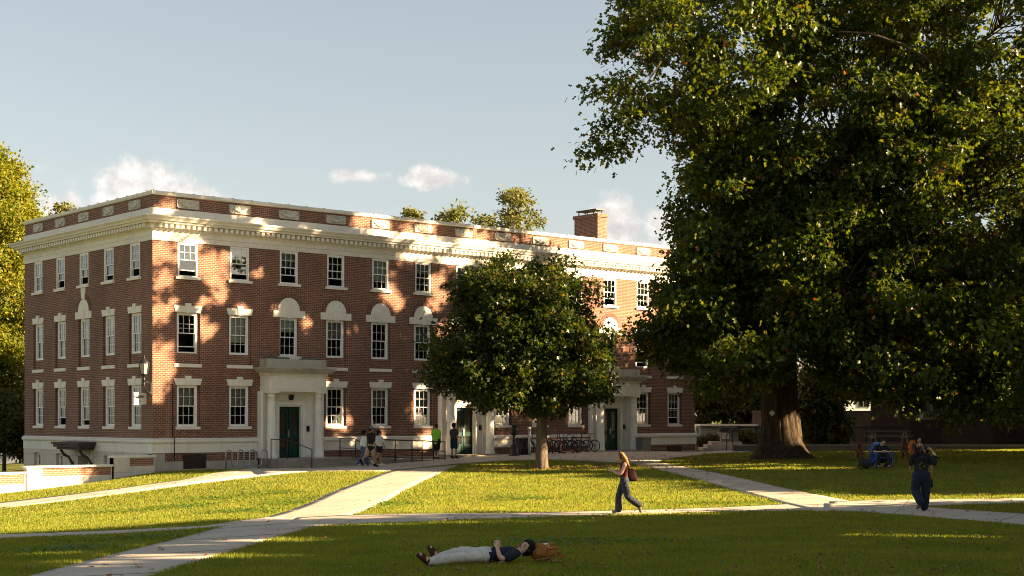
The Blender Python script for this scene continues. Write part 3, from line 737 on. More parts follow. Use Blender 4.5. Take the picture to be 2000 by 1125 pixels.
# ---- windows
def window(fm, c, z0, z1, hw, style, sill=True, base_d=0.0, sill_w=.62):
    mb = MB(fm); D = base_d; fr = .078
    # casing (outer frame)
    for a, b, e, f in ((c - hw, c - hw + fr, z0, z1), (c + hw - fr, c + hw, z0, z1), (c - hw + fr, c + hw - fr, z1 - fr, z1), (c - hw + fr, c + hw - fr, z0, z0 + .06)):
        mb.box(a, b, D - .16, D - .035, e, f)
    x0, x1 = c - hw + fr, c + hw - fr; zb, zt = z0 + .06, z1 - fr; zm = (zb + zt) / 2
    st = .040
    def sash(xa, xb, za, zb_, d0, grid):
        for a, b, e, f in ((xa, xa + st, za, zb_), (xb - st, xb, za, zb_), (xa + st, xb - st, zb_ - st, zb_), (xa + st, xb - st, za, za + st)):
            mb.box(a, b, d0 - .03, d0 + .012, e, f)
        if grid:
            nx, nz = grid
            for i in range(1, nx): q = xa + (xb - xa) * i / nx; mb.box(q - .008, q + .008, d0 - .022, d0 + .006, za + st, zb_ - st)
            for i in range(1, nz): q = za + (zb_ - za) * i / nz; mb.box(xa + st, xb - st, d0 - .020, d0 + .004, q - .008, q + .008)
    up, opn = style['up'], style['open']
    sash(x0, x1, zm - .02, zt, D - .075, up)
    lo = style['lo']; H = (zt - zb) / 2
    sash(x0, x1, zb + opn, zm + .02 + opn, D - .115, lo)
    wdw = P(mb, 'window', 'white')
    mb = MB(fm)
    mb.add([(x0, D - .085, zm), (x1, D - .085, zm), (x1, D - .085, zt), (x0, D - .085, zt)], [(0, 1, 2, 3)])
    mb.add([(x0, D - .125, zb + opn), (x1, D - .125, zb + opn), (x1, D - .125, zm + opn), (x0, D - .125, zm + opn)], [(0, 1, 2, 3)])
    mb.f = mb.f if fm is FRONT else [f[::-1] for f in mb.f]
    P(mb, 'pane', 'glass', wdw, recalc=False)
    if sill:
        mb = MB(fm); mb.box(c - sill_w, c + sill_w, D - .13, D + .09, z0 - .125, z0 - .002); P(mb, 'sill', 'stone_plain', wdw)
    mb = MB(fm)                              # dark sheet behind the glass, its colour standing in for room shade
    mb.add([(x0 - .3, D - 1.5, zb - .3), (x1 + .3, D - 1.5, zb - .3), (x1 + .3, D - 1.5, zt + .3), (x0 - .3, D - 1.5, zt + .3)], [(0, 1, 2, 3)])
    P(mb, 'room_backing', 'room', wdw, recalc=False)
    if style['blind'] > 0:
        zz = zt - (zt - zb) * style['blind']
        mb = MB(fm); n = 12
        if style['cloth'] == 'curtain':
            vs = []
            for i in range(n * 2 + 1): q = x0 + (x1 - x0) * i / (2 * n); vs += [(q, D - .20 - .03 * (i % 2), zz), (q, D - .20 - .03 * (i % 2), zt)]
            mb.add(vs, [(2 * i, 2 * i + 2, 2 * i + 3, 2 * i + 1) for i in range(2 * n)])
        else: mb.box(x0, x1, D - .20, D - .185, zz, zt)
        P(mb, style['cloth'], style['cloth'], wdw)
    return wdw
def style(rr, k=None):
    t = rr.random() if k is None else k
    g = (3, 2)
    if t < .34: return dict(up=g, lo=g, open=0.0, blind=rr.choice([0, .35, .5, .7]), cloth='blind')
    if t < .62: return dict(up=g, lo=(3, 2), open=.33, blind=rr.choice([0, .3, .5]), cloth='curtain')
    if t < .80: return dict(up=g, lo=None, open=.22, blind=rr.choice([0, .4]), cloth='blind')
    return dict(up=g, lo=g, open=0, blind=rr.choice([.5, .5, 1.0]), cloth='curtain')
def keystone(fm, c, zb, arch=False):
    mb = MB(fm)
    def slab(poly, d0, d1):
        n = len(poly); vs = [(x, d0, z) for x, z in poly] + [(x, d1, z) for x, z in poly]
        mb.add(vs, [tuple(range(n)), tuple(range(2 * n - 1, n - 1, -1))] + [(i, i + n, (i + 1) % n + n, (i + 1) % n) for i in range(n)])
    slab([(c - .62, zb), (c + .62, zb), (c + .70, zb + .30), (c - .70, zb + .30)], -.12, .035)
    slab([(c - .10, zb - .012), (c + .10, zb - .012), (c + .155, zb + .42), (c - .155, zb + .42)], -.12, .065)
    P(mb, 'lintel', 'stone_plain')
def arch(fm, c, zb, tall_key=False):
    mb = MB(fm); r = .595; zs = zb + .35
    pts = [(c - r, zb), (c + r, zb)] + [(c + r * math.cos(a), zs + r * math.sin(a)) for a in np.linspace(0, PI, 21)]
    n = len(pts); vs = [(x, -.10, z) for x, z in pts] + [(x, .03, z) for x, z in pts]
    mb.add(vs, [tuple(range(n)), tuple(range(2 * n - 1, n - 1, -1))] + [(i, i + n, (i + 1) % n + n, (i + 1) % n) for i in range(n)])
    for q in (-1, 1): a, b = sorted((c + q * .56, c + q * .88)); mb.box(a, b, -.10, .05, zb, zb + .34)
    key = [(c - .11, zb - .03), (c + .11, zb - .03), (c + .17, zb + .30), (c + .13, zb + .47), (c - .13, zb + .47), (c - .17, zb + .30)]
    vs = [(x, .02, z) for x, z in key] + [(x, .075, z) for x, z in key]
    mb.add(vs, [tuple(range(6)), tuple(range(11, 5, -1))] + [(i, i + 6, (i + 1) % 6 + 6, (i + 1) % 6) for i in range(6)])
    ap = P(mb, 'arch_panel', 'stone_plain')
    mb = MB(fm)                                  # rowlock bricks radiating round the panel, each a little block
    nb = 27
    for i in range(nb):
        a = PI * (i + .5) / nb; da = PI / nb * .37
        q = [(r + .012, a - da), (r + .25, a - da), (r + .25, a + da), (r + .012, a + da)]
        vs = [(c + rr_ * math.cos(t), -.05, zs + rr_ * math.sin(t)) for rr_, t in q] + [(c + rr_ * math.cos(t), .030, zs + rr_ * math.sin(t)) for rr_, t in q]
        mb.add(vs, [(0, 1, 2, 3), (7, 6, 5, 4), (0, 4, 5, 1), (1, 5, 6, 2), (2, 6, 7, 3), (3, 7, 4, 0)])
    P(mb, 'brick_arch', 'brick_row')
    if tall_key:
        mb = MB(fm); q = [(c - .17, zs + r + .0), (c + .17, zs + r + .0), (c + .24, F3[0] - .127), (c - .24, F3[0] - .127)]
        vs = [(x, -.05, z) for x, z in q] + [(x, .06, z) for x, z in q]
        mb.add(vs, [(0, 1, 2, 3), (7, 6, 5, 4), (0, 4, 5, 1), (1, 5, 6, 2), (2, 6, 7, 3), (3, 7, 4, 0)]); P(mb, 'keystone', 'stone_plain')
rs = random.Random(5)
for fm, cs, drs, arcs in ((FRONT, FC, DOORS, ARCH), (SIDE, SCX, (), (2,))):
    for k, c in enumerate(cs):
        window(fm, c, F3[0], F3[1], WW, style(rs), base_d=.02)
        window(fm, c, F2[0], F2[1], WW, style(rs), sill=False, base_d=-.06)
        if k in arcs: arch(fm, c, F2[1], fm is SIDE)
        else: keystone(fm, c, F2[1])
        if k not in drs:
            window(fm, c, F1[0], F1[1], WW, style(rs), base_d=-.06)
            keystone(fm, c, F1[1])
            mb = MB(fm); mb.box(c - .68, c + .68, -.11, .045, 4.66, 4.815); P(mb, 'string_block', 'stone_plain')
        elif fm is FRONT:
            mb = MB(fm); mb.box(c - .62, c + .62, -.1, .14, F2[0] - .14, F2[0] - .003); P(mb, 'sill', 'stone_plain')
for k, c in enumerate(SCX):
    if k != 2: window(lambda s, d, z: (-d - .05, s, z), c, -.65, .62, .42, style(rs, .1), sill=False, base_d=-.14)
# basement grilles in the front plinth
for c in (2.05, 33.6):
    mb = MB(FRONT); mb.box(c - .58, c + .58, .0, .045 + .03, .08, .74)
    for q in range(9): mb.box(c - .55, c + .55, .07, .115, .11 + q * .07, .11 + q * .07 + .03)
    P(mb, 'vent_grille', 'bronze')
# chimney
cx0, cx1, cy0, cy1 = 32.75, 33.55, 5.6, 7.7
mb = MB(); mb.box(cx0, cx1, cy0, cy1, 11.8, 14.75); mb.box(cx0 - .07, cx1 + .07, cy0 - .07, cy1 + .07, 14.75, 14.97)
ch = mb.build('chimney', M['brick'], roof)
mb = MB(); mb.box(cx0 - .0, cx1, cy0 + .15, cy1 - .15, 15.2, 15.27)
for x in (cx0 + .1, cx1 - .15):
    for y in (cy0 + .3, (cy0 + cy1) / 2, cy1 - .3): mb.box(x, x + .05, y, y + .05, 14.97, 15.2)
P(mb, 'chimney_cap', 'black_metal')
# rain conduit by the corner
mb = MB(FRONT); mb.tube([(.98, .19, .45), (.98, .19, 1.45), (.98, .03, 1.55), (.98, .03, 3.9)], .022, 6); P(mb, 'conduit', 'black_metal')

# ---- columned doorways
def portico(c, n):
    por = MB(FRONT); zf = .49
    por.box(c - 1.72, c - .84, -.05, .12, zf, 3.62); por.box(c + .84, c + 1.72, -.05, .12, zf, 3.62); por.box(c - .84, c + .84, -.05, .12, 3.05, 3.62)
    for q in (-1, 1):
        a = c + q * 1.3
        por.box(a - .20, a + .20, .12, .22, zf, 3.45); por.box(a - .24, a + .24, .12, .26, 3.45, 3.60); por.box(a - .24, a + .24, .12, .26, zf, zf + .16)
        b = c + q * .74; por.box(b - .10, b + .10, .12, .19, zf, 3.14)
        a0, a1 = sorted((c + q * 1.60, c + q * 1.74)); por.box(a0, a1, .12, .36, zf, 3.62)
    por.box(c - .64, c + .64, .12, .19, 2.98, 3.14)
    for q in (-1, 1): a0, a1 = sorted((c + q * .595, c + q * .657)); por.box(a0, a1, -.145, .118, zf, 2.975)
    por.box(c - .595, c + .595, -.145, .118, 2.90, 2.975)
    # panel over the door
    for a, b, e, f in ((c - .62, c + .62, 3.20, 3.225), (c - .62, c + .62, 3.47, 3.495), (c - .62, c - .595, 3.225, 3.47), (c + .595, c + .62, 3.225, 3.47)): por.box(a, b, .12, .16, e, f)
    por_o = P(por, 'portico', 'offwhite', bevel=.012)
    for q in (-1, 1):
        mb = MB(); a = c + q * 1.3
        prof = [(.27, 0), (.27, .08), (.25, .10), (.262, .13), (.25, .16), (.225, .18)]
        prof += [(.225 - .045 * t ** 1.6, .18 + t * 2.68) for t in np.linspace(0, 1, 9)]
        prof += [(.20, 2.87), (.20, 2.90), (.18, 2.91), (.18, 2.97), (.22, 3.01), (.25, 3.04)]
        mb.lathe(prof, (a, -.56, zf), 24); mb.box(a - .27, a + .27, -.83, -.29, zf + 3.04, zf + 3.11); mb.box(a - .29, a + .29, -.85, -.27, zf - .04, zf + .001)
        P(mb, 'column', 'offwhite', por_o)
    en = MB(FRONT)
    en.box(c - 1.58, c + 1.58, -.05, .82, 3.602, 3.70); en.box(c - 1.60, c + 1.60, -.05, .84, 3.70, 3.84); en.box(c - 1.57, c + 1.57, -.05, .81, 3.84, 4.34)
    for q in (-1.3, 1.3):
        en.box(c + q - .22, c + q + .22, .81, .835, 3.86, 4.32)
        for t in (-.13, 0, .13): en.box(c + q + t - .03, c + q + t + .03, .835, .85, 3.92, 4.26)
    en.box(c - 1.62, c + 1.62, -.05, .87, 4.34, 4.40)
    t = c - 1.6
    while t < c + 1.58: en.box(t, t + .045, .87, .91, 4.40, 4.46); t += .085
    en.box(c - 1.63, c + 1.63, -.05, .88, 4.40, 4.48)
    P(en, 'entablature', 'offwhite', por_o)
    co_ = MB(FRONT)
    co_.box(c - 1.80, c + 1.80, -.05, 1.06, 4.48, 4.56); co_.box(c - 1.86, c + 1.86, -.05, 1.12, 4.56, 4.66); co_.box(c - 1.92, c + 1.92, -.05, 1.18, 4.66, 4.73)
    co_.box(c - 1.52, c + 1.52, -.05, .74, 4.73, 5.12); co_.box(c - 1.60, c - 1.36, -.05, .79, 4.73, 5.13); co_.box(c + 1.36, c + 1.60, -.05, .79, 4.73, 5.13)
    P(co_, 'portico_cornice', 'stone_worn', por_o)
    if n == 0:
        mb = MB(FRONT); mb.box(c - 1.35, c - .3, .1, .55, 5.121, 5.21); mb.box(c + .45, c + 1.3, .1, .5, 5.121, 5.19); P(mb, 'flashing', 'copper', por_o)
    # door leaves
    dr = MB(FRONT)
    dr.box(c - .64, c + .64, -.12, -.08, zf, 2.98)
    for q in (-1, 1):
        x0, x1 = sorted((c + q * .015, c + q * .625)); w0 = x1 - x0
        for a, b, e, f in ((x0, x0 + .12, zf + .02, 2.95), (x1 - .12, x1, zf + .02, 2.95), (x0 + .12, x1 - .12, 2.72, 2.95), (x0 + .12, x1 - .12, 1.42, 1.62), (x0 + .12, x1 - .12, .90, 1.0), (x0 + .12, x1 - .12, zf + .02, .66), (x0 + .16, x1 - .16, .66, .90)):
            dr.box(a, b, -.08, -.03, e, f)
    dro = P(dr, 'door', 'green_door', por_o)
    gp = MB(FRONT)
    for q in (-1, 1):
        x0, x1 = sorted((c + q * .135, c + q * .505)); gp.box(x0, x1, -.079, -.066, 1.62, 2.72); gp.box(x0, x1, -.079, -.066, 1.0, 1.42)
    P(gp, 'door_glass', M['door_glass'], por_o)
    hd = MB(FRONT); hd.box(c - .05, c + .01, -.03, .02, 1.45, 1.80); P(hd, 'door_handle', 'galv', por_o)
    lp = MB(FRONT); lp.box(c - .10, c + .10, .12, .28, 3.27, 3.47); lp.box(c - .08, c + .08, .14, .24, 3.21, 3.27); P(lp, 'door_lamp', 'black_metal', por_o)
    rd = MB(FRONT); rd.box(c + .90, c + 1.04, .12, .18, 1.72, 1.98); P(rd, 'card_reader', 'black_metal', por_o)
M['door_glass'] = plain('door_glass', (.02, .018, .015), .25, var=.5, scale=3, spec=.25)
for n, k in enumerate(DOORS): portico(FC[k], n)
# ================================================================== TREES
OAK_T = (np.array([(0, 0, 0), (.5, .10, .02), (1, 0, -.08), (.5, -.10, .02), (.34, .40, .10), (.82, .34, .06), (.34, -.40, .10), (.82, -.34, .06)]),
         np.array([(0, 3, 1), (1, 3, 2), (0, 1, 4), (1, 2, 5), (3, 0, 6), (2, 3, 7)]))
MAP_T = (np.array([(0, 0, 0), (.45, .16, .03), (1, 0, -.08), (.45, -.16, .03), (.42, .52, .08), (.42, -.52, .08)]),
         np.array([(0, 3, 1), (1, 3, 2), (0, 1, 4), (3, 0, 5)]))
DIA_T = (np.array([(0, 0, 0), (.5, .30, .06), (1, 0, -.06), (.5, -.30, .06)]), np.array([(0, 3, 1), (1, 3, 2)]))

def unit(a): return a / np.maximum(np.linalg.norm(a, axis=-1, keepdims=True), 1e-9)
def leaves(name, cen, out, size, T, mat, parent, droop=.35, upb=.5, sizevar=.5):
    n = len(cen); TV, TF = T
    ax = unit(out * .7 + rng.normal(0, .75, (n, 3)) + np.array([0, 0, -droop]))
    nr = rng.normal(0, .75, (n, 3)) + np.array([0, 0, upb]) + out * .35
    nr = unit(nr - ax * (nr * ax).sum(-1, keepdims=True)); bi = np.cross(nr, ax)
    s = (size * (1 - sizevar / 2 + sizevar * rng.random(n)))[:, None, None]
    V = cen[:, None] + s * (ax[:, None] * TV[None, :, :1] + bi[:, None] * TV[None, :, 1:2] + nr[:, None] * TV[None, :, 2:])
    F = TF[None] + (np.arange(n) * len(TV))[:, None, None]
    return rawmesh(name, V.reshape(-1, 3), F.reshape(-1), 3, mat, parent)

def uvz(a):
    a = np.asarray(a, float)
    return np.stack([CAM.x + RGT.x * a[..., 0] + FWD.x * a[..., 1], CAM.y + RGT.y * a[..., 0] + FWD.y * a[..., 1], a[..., 2]], -1)
def seen(pxx, pyy, v, rx, ry, rv):
    """a lobe of foliage surveyed at a pixel and distance: centre and radii in metres"""
    k = v / FPX
    return ((pxx - CX) * k, v, EYE + (HY - pyy) * k, rx * k, rv, ry * k)

def clumps(lobes, n, inner=.45):
    w_ = np.array([(l[3] * l[4] * l[5]) ** (2 / 3) * (l[6] if len(l) > 6 else 1) for l in lobes]); w_ /= w_.sum()
    which = rng.choice(len(lobes), n, p=w_)
    d = unit(rng.normal(0, 1, (n, 3)))
    r = inner + (1 - inner) * rng.random(n) ** .6
    L_ = np.array([l[:6] for l in lobes])[which]
    c = L_[:, :3] + d * L_[:, 3:6] * r[:, None]
    return c, d, which

def tree(name, label, cat, lobes, base, trunk_r, leaf, nclump, per, size, T, bark, group=None, rc=(.5, 1.0), limb_r=.16, fork=None, inner=.45, droop=.35, zmin=None, trunk_mesh=None, extra=None, twigs=True, drop=0.0, lean=(0, 0), upb=.5, flat=.55, spray=.35):
    """trunk at base (u, v); lobes (u, v, z, ru, rv, rz) in survey metres"""
    bu, bv = base; bz = float(gz(bu, bv)) - .1
    root = empty(name, W(bu, bv, bz + .1), 0, label, cat, group, kind='thing'); bpy.context.view_layer.update()
    inv = np.array(W(bu, bv, bz + .1))
    cen, dr, which = clumps(lobes, nclump, inner)
    if zmin is not None:
        ok = cen[:, 2] > zmin(cen[:, 0], cen[:, 1]); cen, dr, which = cen[ok], dr[ok], which[ok]
    if drop: 
        ok = rng.random(len(cen)) > drop * (np.sin(cen[:, 0] * 1.1) * np.sin(cen[:, 2] * 1.3 + 1) * np.sin(cen[:, 1] * .9) > .12); cen, dr, which = cen[ok], dr[ok], which[ok]
    rcl = rc[0] + (rc[1] - rc[0]) * rng.random(len(cen))
    # limbs
    mb = MB()
    fz = fork if fork is not None else min(l[2] - l[5] for l in lobes)
    top = np.array([bu + lean[0], bv + lean[1], fz + (max(l[2] for l in lobes) - fz) * .75])
    if trunk_mesh is None:
        tp = [np.array([bu, bv, bz - .3]), np.array([bu, bv, bz + .25]), np.array([bu + lean[0] * .1, bv, bz + (fz - bz) * .5]), np.array([bu + lean[0] * .3, bv + lean[1] * .3, fz])]
        tr = [trunk_r * 1.6, trunk_r * 1.22, trunk_r, trunk_r * .92]
        mids = 4
        for k in range(1, mids + 1):
            t = k / mids; tp.append(np.array([bu + lean[0] * (.3 + .7 * t), bv + lean[1] * (.3 + .7 * t), fz + (top[2] - fz) * t]) + rng.normal(0, trunk_r * .5, 3) * [1, 1, 0]); tr.append(trunk_r * (.92 - .8 * t))
        mb.tube([uvz(p) - inv for p in tp], tr, 14)
    limbs = []
    for li, l in enumerate(lobes):
        c = np.array(l[:3]); st = np.array([bu + lean[0] * .4, bv + lean[1] * .4, fz + max(0, (c[2] - fz)) * .35])
        m1 = st * .6 + c * .4 + np.array([0, 0, .06 * np.linalg.norm(c - st)]) + rng.normal(0, .25, 3)
        if l[4] < 2.2 and len(lobes) > 12:
            big = [np.array(q[:3]) for q in lobes if q[4] >= 4]; st = min(big, key=lambda q: np.linalg.norm(q - c)); m1 = st * .5 + c * .5 + rng.normal(0, .2, 3)
        pts = [st, st * .8 + m1 * .2 + rng.normal(0, .1, 3), m1, m1 * .5 + c * .5 + rng.normal(0, .2, 3), c, c + (c - m1) * .12]
        if len(lobes) > 12:                     # let the limb bend clear of the gaps the sun comes through
            for _ in range(25):
                Q_ = np.vstack([pts[a_] * (1 - t_) + pts[a_ + 1] * t_ for a_ in range(len(pts) - 1) for t_ in (0, .25, .5, .75)])
                if not sunlit(uvz(Q_[4:])).any(): break
                m1 = st * .6 + c * .4 + np.array([0, 0, .06 * np.linalg.norm(c - st)]) + rng.normal(0, .9, 3); e_ = m1 * .5 + c * .5 + rng.normal(0, .5, 3)
                pts = [st, st * .8 + m1 * .2, m1, e_, c + rng.normal(0, .5, 3), c + (c - m1) * .05]
        lr = limb_r * min(1.5, (l[3] + l[5]) / 6)
        mb.tube([uvz(p) - inv for p in pts], [lr, lr * .85, lr * .65, lr * .5, lr * .32, lr * .12], 8)
        limbs.append(np.array(pts))
    if extra:
        for pts, rr in extra: mb.tube([uvz(np.array(p)) - inv for p in pts], rr, 8)
    if twigs:
        tw_ok = ~sunlit(uvz(cen))
        for c, wi, okk in zip(cen, which, tw_ok):
            if not okk: continue
            P_ = limbs[wi]; tt = np.linspace(0, len(P_) - 1.001, 26); k0 = tt.astype(int); fr_ = (tt - k0)[:, None]; Q_ = P_[k0] * (1 - fr_) + P_[k0 + 1] * fr_
            d = np.linalg.norm(Q_ - c, axis=1); s_ = Q_[max(0, int(np.argmin(d)) - rng.integers(1, 7))]
            mid = (s_ + c) / 2 + np.array([0, 0, .08 * np.linalg.norm(c - s_)]) + rng.normal(0, .10 * np.linalg.norm(c - s_) + .05, 3)
            if sunlit(uvz(np.array([s_ * .75 + mid * .25, s_ * .5 + mid * .5, s_ * .25 + mid * .75, mid, mid * .75 + c * .25, mid * .5 + c * .5, mid * .25 + c * .75]))).any(): continue
            r0 = .014 + .005 * np.linalg.norm(c - s_)
            mb.tube([uvz(p) - inv for p in (s_, mid, c, c + (c - mid) * .25)], [r0, r0 * .7, r0 * .4, .006], 5, cap=False)
    tr_o = mb.build('trunk' if trunk_mesh is None else 'limbs', bark, root, recalc=False)
    if trunk_mesh is not None: trunk_mesh(root, inv)
    # leaves
    npl = np.maximum(6, (per * (.55 + .9 * rng.random(len(cen))) * (rcl / np.mean(rc)) ** 2).astype(int))
    idx = np.repeat(np.arange(len(cen)), npl); n = len(idx)
    off = rng.normal(0, .5, (n, 3)) * np.array([1, 1, flat])
    axh = unit(dr * np.array([1, 1, .15]) + rng.normal(0, .55, (len(cen), 3)) * np.array([1, 1, .2]) - np.array([0, 0, .30 + .5 * droop]))
    tl_ = (rng.random(n) * 2 - .8)[:, None]
    off = off * (1.1 - .35 * np.abs(tl_)) + axh[idx] * tl_ * spray
    pos = cen[idx] + off * rcl[idx][:, None]
    pos[:, 2] -= .12 * rng.random(n)
    keep = ~sunlit(uvz(pos)); pos, off, idx = pos[keep], off[keep], idx[keep]; n = len(idx)
    outd = unit(off + dr[idx] * .5)
    lv = leaves('crown', uvz(pos) - inv, uvz(np.c_[outd[:, :2], outd[:, 2]]) - uvz(np.zeros(3)), size, T, leaf, root, droop, upb)
    return root, n

M['oak_leaf'] = leafmat('oak_leaf', [(.017, .032, .005), (.032, .054, .007), (.062, .084, .009), (.14, .14, .014)], .46, .36, spot=(.990, (.20, .07, .02)), tcol=(2.3, 1.95, .45))
M['maple_leaf'] = leafmat('maple_leaf', [(.010, .022, .006), (.020, .036, .007), (.040, .058, .010), (.105, .11, .015)], .40, .36, spot=(.993, (.22, .09, .02)), tcol=(2.3, 1.95, .45))
M['yellow_leaf'] = leafmat('turning_leaf', [(.05, .085, .012), (.11, .145, .016), (.21, .21, .018), (.27, .20, .016)], .42, .5, tcol=(1.7, 1.45, .5), scale=.8)
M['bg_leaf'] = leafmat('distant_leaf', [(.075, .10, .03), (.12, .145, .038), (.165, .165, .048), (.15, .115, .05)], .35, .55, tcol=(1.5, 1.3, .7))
M['dark_leaf'] = leafmat('shade_leaf', [(.020, .040, .012), (.045, .065, .014), (.085, .085, .018), (.14, .10, .025)], .35, .45, tcol=(1.9, 1.6, .6))
M['oak_bark'] = barkmat('oak_bark', (.022, .015, .011), (.095, .066, .043), (6, 6, 1.1))
M['maple_bark'] = barkmat('maple_bark', (.075, .056, .041), (.155, .12, .088), (7, 7, 1.6))
M['grey_bark'] = barkmat('grey_bark', (.06, .05, .04), (.15, .125, .10), (6, 6, 1.2))

# ---- the old oak on the right
OU, OV = 525 / FPX * 70, 70.0
def oak_trunk(root, inv):
    prof = [(-.4, 1.55), (.0, 1.32), (.35, 1.10), (.9, .95), (1.7, .87), (2.8, .82), (4.2, .79), (5.6, .78), (7.0, .72), (9.0, .58), (12, .40), (16, .22)]
    n = 96; vs = []; bz = float(gz(OU, OV))
    lobesr = [(rng.random() * 2 * PI, .5 + rng.random()) for _ in range(9)]
    zs = np.linspace(0, len(prof) - 1, 60)
    for zi in zs:
        k = min(int(zi), len(prof) - 2); t = zi - k
        z = prof[k][0] * (1 - t) + prof[k + 1][0] * t; r = prof[k][1] * (1 - t) + prof[k + 1][1] * t
        flare = max(0, 1 - z / 2.0)
        for i in range(n):
            a = 2 * PI * i / n
            root_l = sum(s * max(0, math.cos(a - p)) ** 14 for p, s in lobesr)
            rr = r * (1 + .045 * math.sin(a * 7 + z * .5) + .028 * math.sin(a * 17 + 1.7 * math.sin(z * .8)) + .02 * math.sin(a * 31 + z * 1.1) + .34 * flare * flare * root_l - .05 * flare)
            cxx = OU - .02 * z * (z > 2) ; 
            p = uvz(np.array([cxx + rr * math.cos(a), OV + rr * math.sin(a), bz + z])) - inv
            vs.append(p)
    m = len(zs)
    mb = MB(); mb.add(vs, [(k * n + i, k * n + (i + 1) % n, (k + 1) * n + (i + 1) % n, (k + 1) * n + i) for k in range(m - 1) for i in range(n)], True)
    mb.build('trunk', M['oak_bark'], root, recalc=False)
    t = MB(); k = 67.9 / FPX; p = uvz(np.array([(1516 - CX) * k, 68.95, EYE + (HY - 807) * k])) - inv
    q = Vector(p); t.obox(q, RGT * .07 + Vector((0, 0, .07)), FWD * .03, RGT * -.07 + Vector((0, 0, .07)))
    t.build('tree_tag', M['white'], root)
oak_lobes = [seen(1640, 300, 70, 300, 300, 9), seen(1298, 110, 64.5, 110, 165, 5), seen(1225, 245, 63.5, 52, 45, 2.0), seen(1205, 275, 63.5, 40, 26, 1.4), seen(1640, 330, 63, 130, 110, 3), seen(1760, 250, 63, 110, 90, 3), seen(1450, 130, 65, 150, 170, 6), seen(1425, 400, 65, 95, 130, 5),
             seen(1375, 480, 65, 62, 60, 3), seen(1345, 455, 64.5, 58, 42, 2.4), seen(1365, 545, 64, 58, 60, 3), seen(1350, 600, 64, 50, 45, 2.5), seen(1390, 625, 66, 122, 85, 4.5), seen(1318, 668, 66, 66, 40, 3), seen(1500, 640, 63.5, 170, 130, 4), seen(1640, 560, 63.5, 170, 170, 4.5), seen(1640, 745, 63.5, 120, 55, 3), seen(1850, 420, 66, 240, 300, 8),
             seen(1800, 660, 63, 190, 120, 5), seen(1950, 735, 63, 130, 70, 4), seen(1600, -90, 70, 340, 230, 9), seen(2120, 330, 70, 230, 380, 9), seen(1930, 70, 68, 230, 190, 7), seen(1440, 725, 65, 90, 32, 3), seen(1900, 780, 62, 150, 38, 3)]
k66 = 62 / FPX
def pp(x, y, v=62): return ((x - CX) * v / FPX, v, EYE + (HY - y) * v / FPX)
extra = [([(OU, OV, 9), pp(1850, 190, 67), pp(1810, 118, 63.4), pp(1765, 88, 63.1), pp(1700, 66, 63.6), pp(1600, 60, 63.5)], [.20, .14, .10, .08, .06, .02]),
         ([(OU, OV, 8), pp(1860, 190, 67), pp(1800, 196, 63.4), pp(1740, 215, 63), pp(1680, 255, 63.4)], [.18, .14, .10, .07, .03])]
oak, nl = tree('oak_tree', 'huge spreading oak with a thick furrowed trunk and dark drooping foliage', 'tree', oak_lobes, (OU, OV), .9, M['oak_leaf'], 1500, 215, .245, OAK_T, M['oak_bark'],
               rc=(.5, 1.25), limb_r=.11, fork=5.5, spray=.75, inner=.4, droop=.55, trunk_mesh=oak_trunk, extra=extra,
               zmin=lambda u, v: np.where(u > OU + 2.5, 3.0, np.where(u > OU - 2, 4.4, 3.8)) + 0 * u, drop=.35)
# ---- round maple on the middle lawn
mu, mv = lot(1058, 917)
maple_lobes = [seen(1015, 650, mv, 125, 120, 2.7), seen(1000, 570, mv, 100, 78, 2.2), seen(1075, 600, mv, 90, 90, 2.2), seen(930, 690, mv, 82, 80, 2.2), seen(1110, 690, mv, 85, 95, 2.3),
               seen(960, 745, mv, 80, 46, 2.2), seen(1060, 750, mv, 90, 48, 2.4), seen(1130, 750, mv, 62, 46, 1.8), seen(890, 720, mv, 48, 48, 1.4), seen(940, 570, mv, 55, 55, 1.5)]
tree('maple_tree', 'rounded dense green maple on the middle lawn before the dormitory', 'tree', maple_lobes, (mu, mv), .235, M['maple_leaf'], 620, 95, .19, MAP_T, M['maple_bark'], rc=(.28, .74), limb_r=.08, fork=2.4, inner=.4, droop=.3, drop=.25, spray=.7)
# ---- yellowing tree past the short side of the dormitory
y_lobes = [seen(-40, 420, 92, 95, 130, 4), seen(20, 470, 92, 62, 90, 3), seen(30, 590, 92, 80, 100, 3.5), seen(70, 470, 94, 40, 60, 2.5), seen(-30, 700, 92, 110, 120, 4), seen(40, 720, 93, 80, 100, 3.5), seen(20, 360, 93, 40, 50, 2.2), seen(-10, 345, 92, 40, 55, 2.2)]
tree('yellowing_tree', 'tall yellow and green leafy tree beside the short side of the dormitory', 'tree', y_lobes, (-33.5, 93), .4, M['yellow_leaf'], 640, 190, .20, DIA_T, M['grey_bark'], rc=(.6, 1.1), limb_r=.16, fork=3.5, droop=.2, drop=.35)
z_lobes = [seen(20, 830, 84, 60, 45, 2.5), seen(-50, 800, 84, 90, 70, 3), seen(45, 860, 84, 35, 40, 2)]
tree('broad_bush', 'dark low bush under the yellow tree behind the low garden wall', 'bush', z_lobes, (-29, 85), .12, M['dark_leaf'], 130, 110, .24, DIA_T, M['grey_bark'], rc=(.5, .9), limb_r=.06, fork=.0, droop=.2)
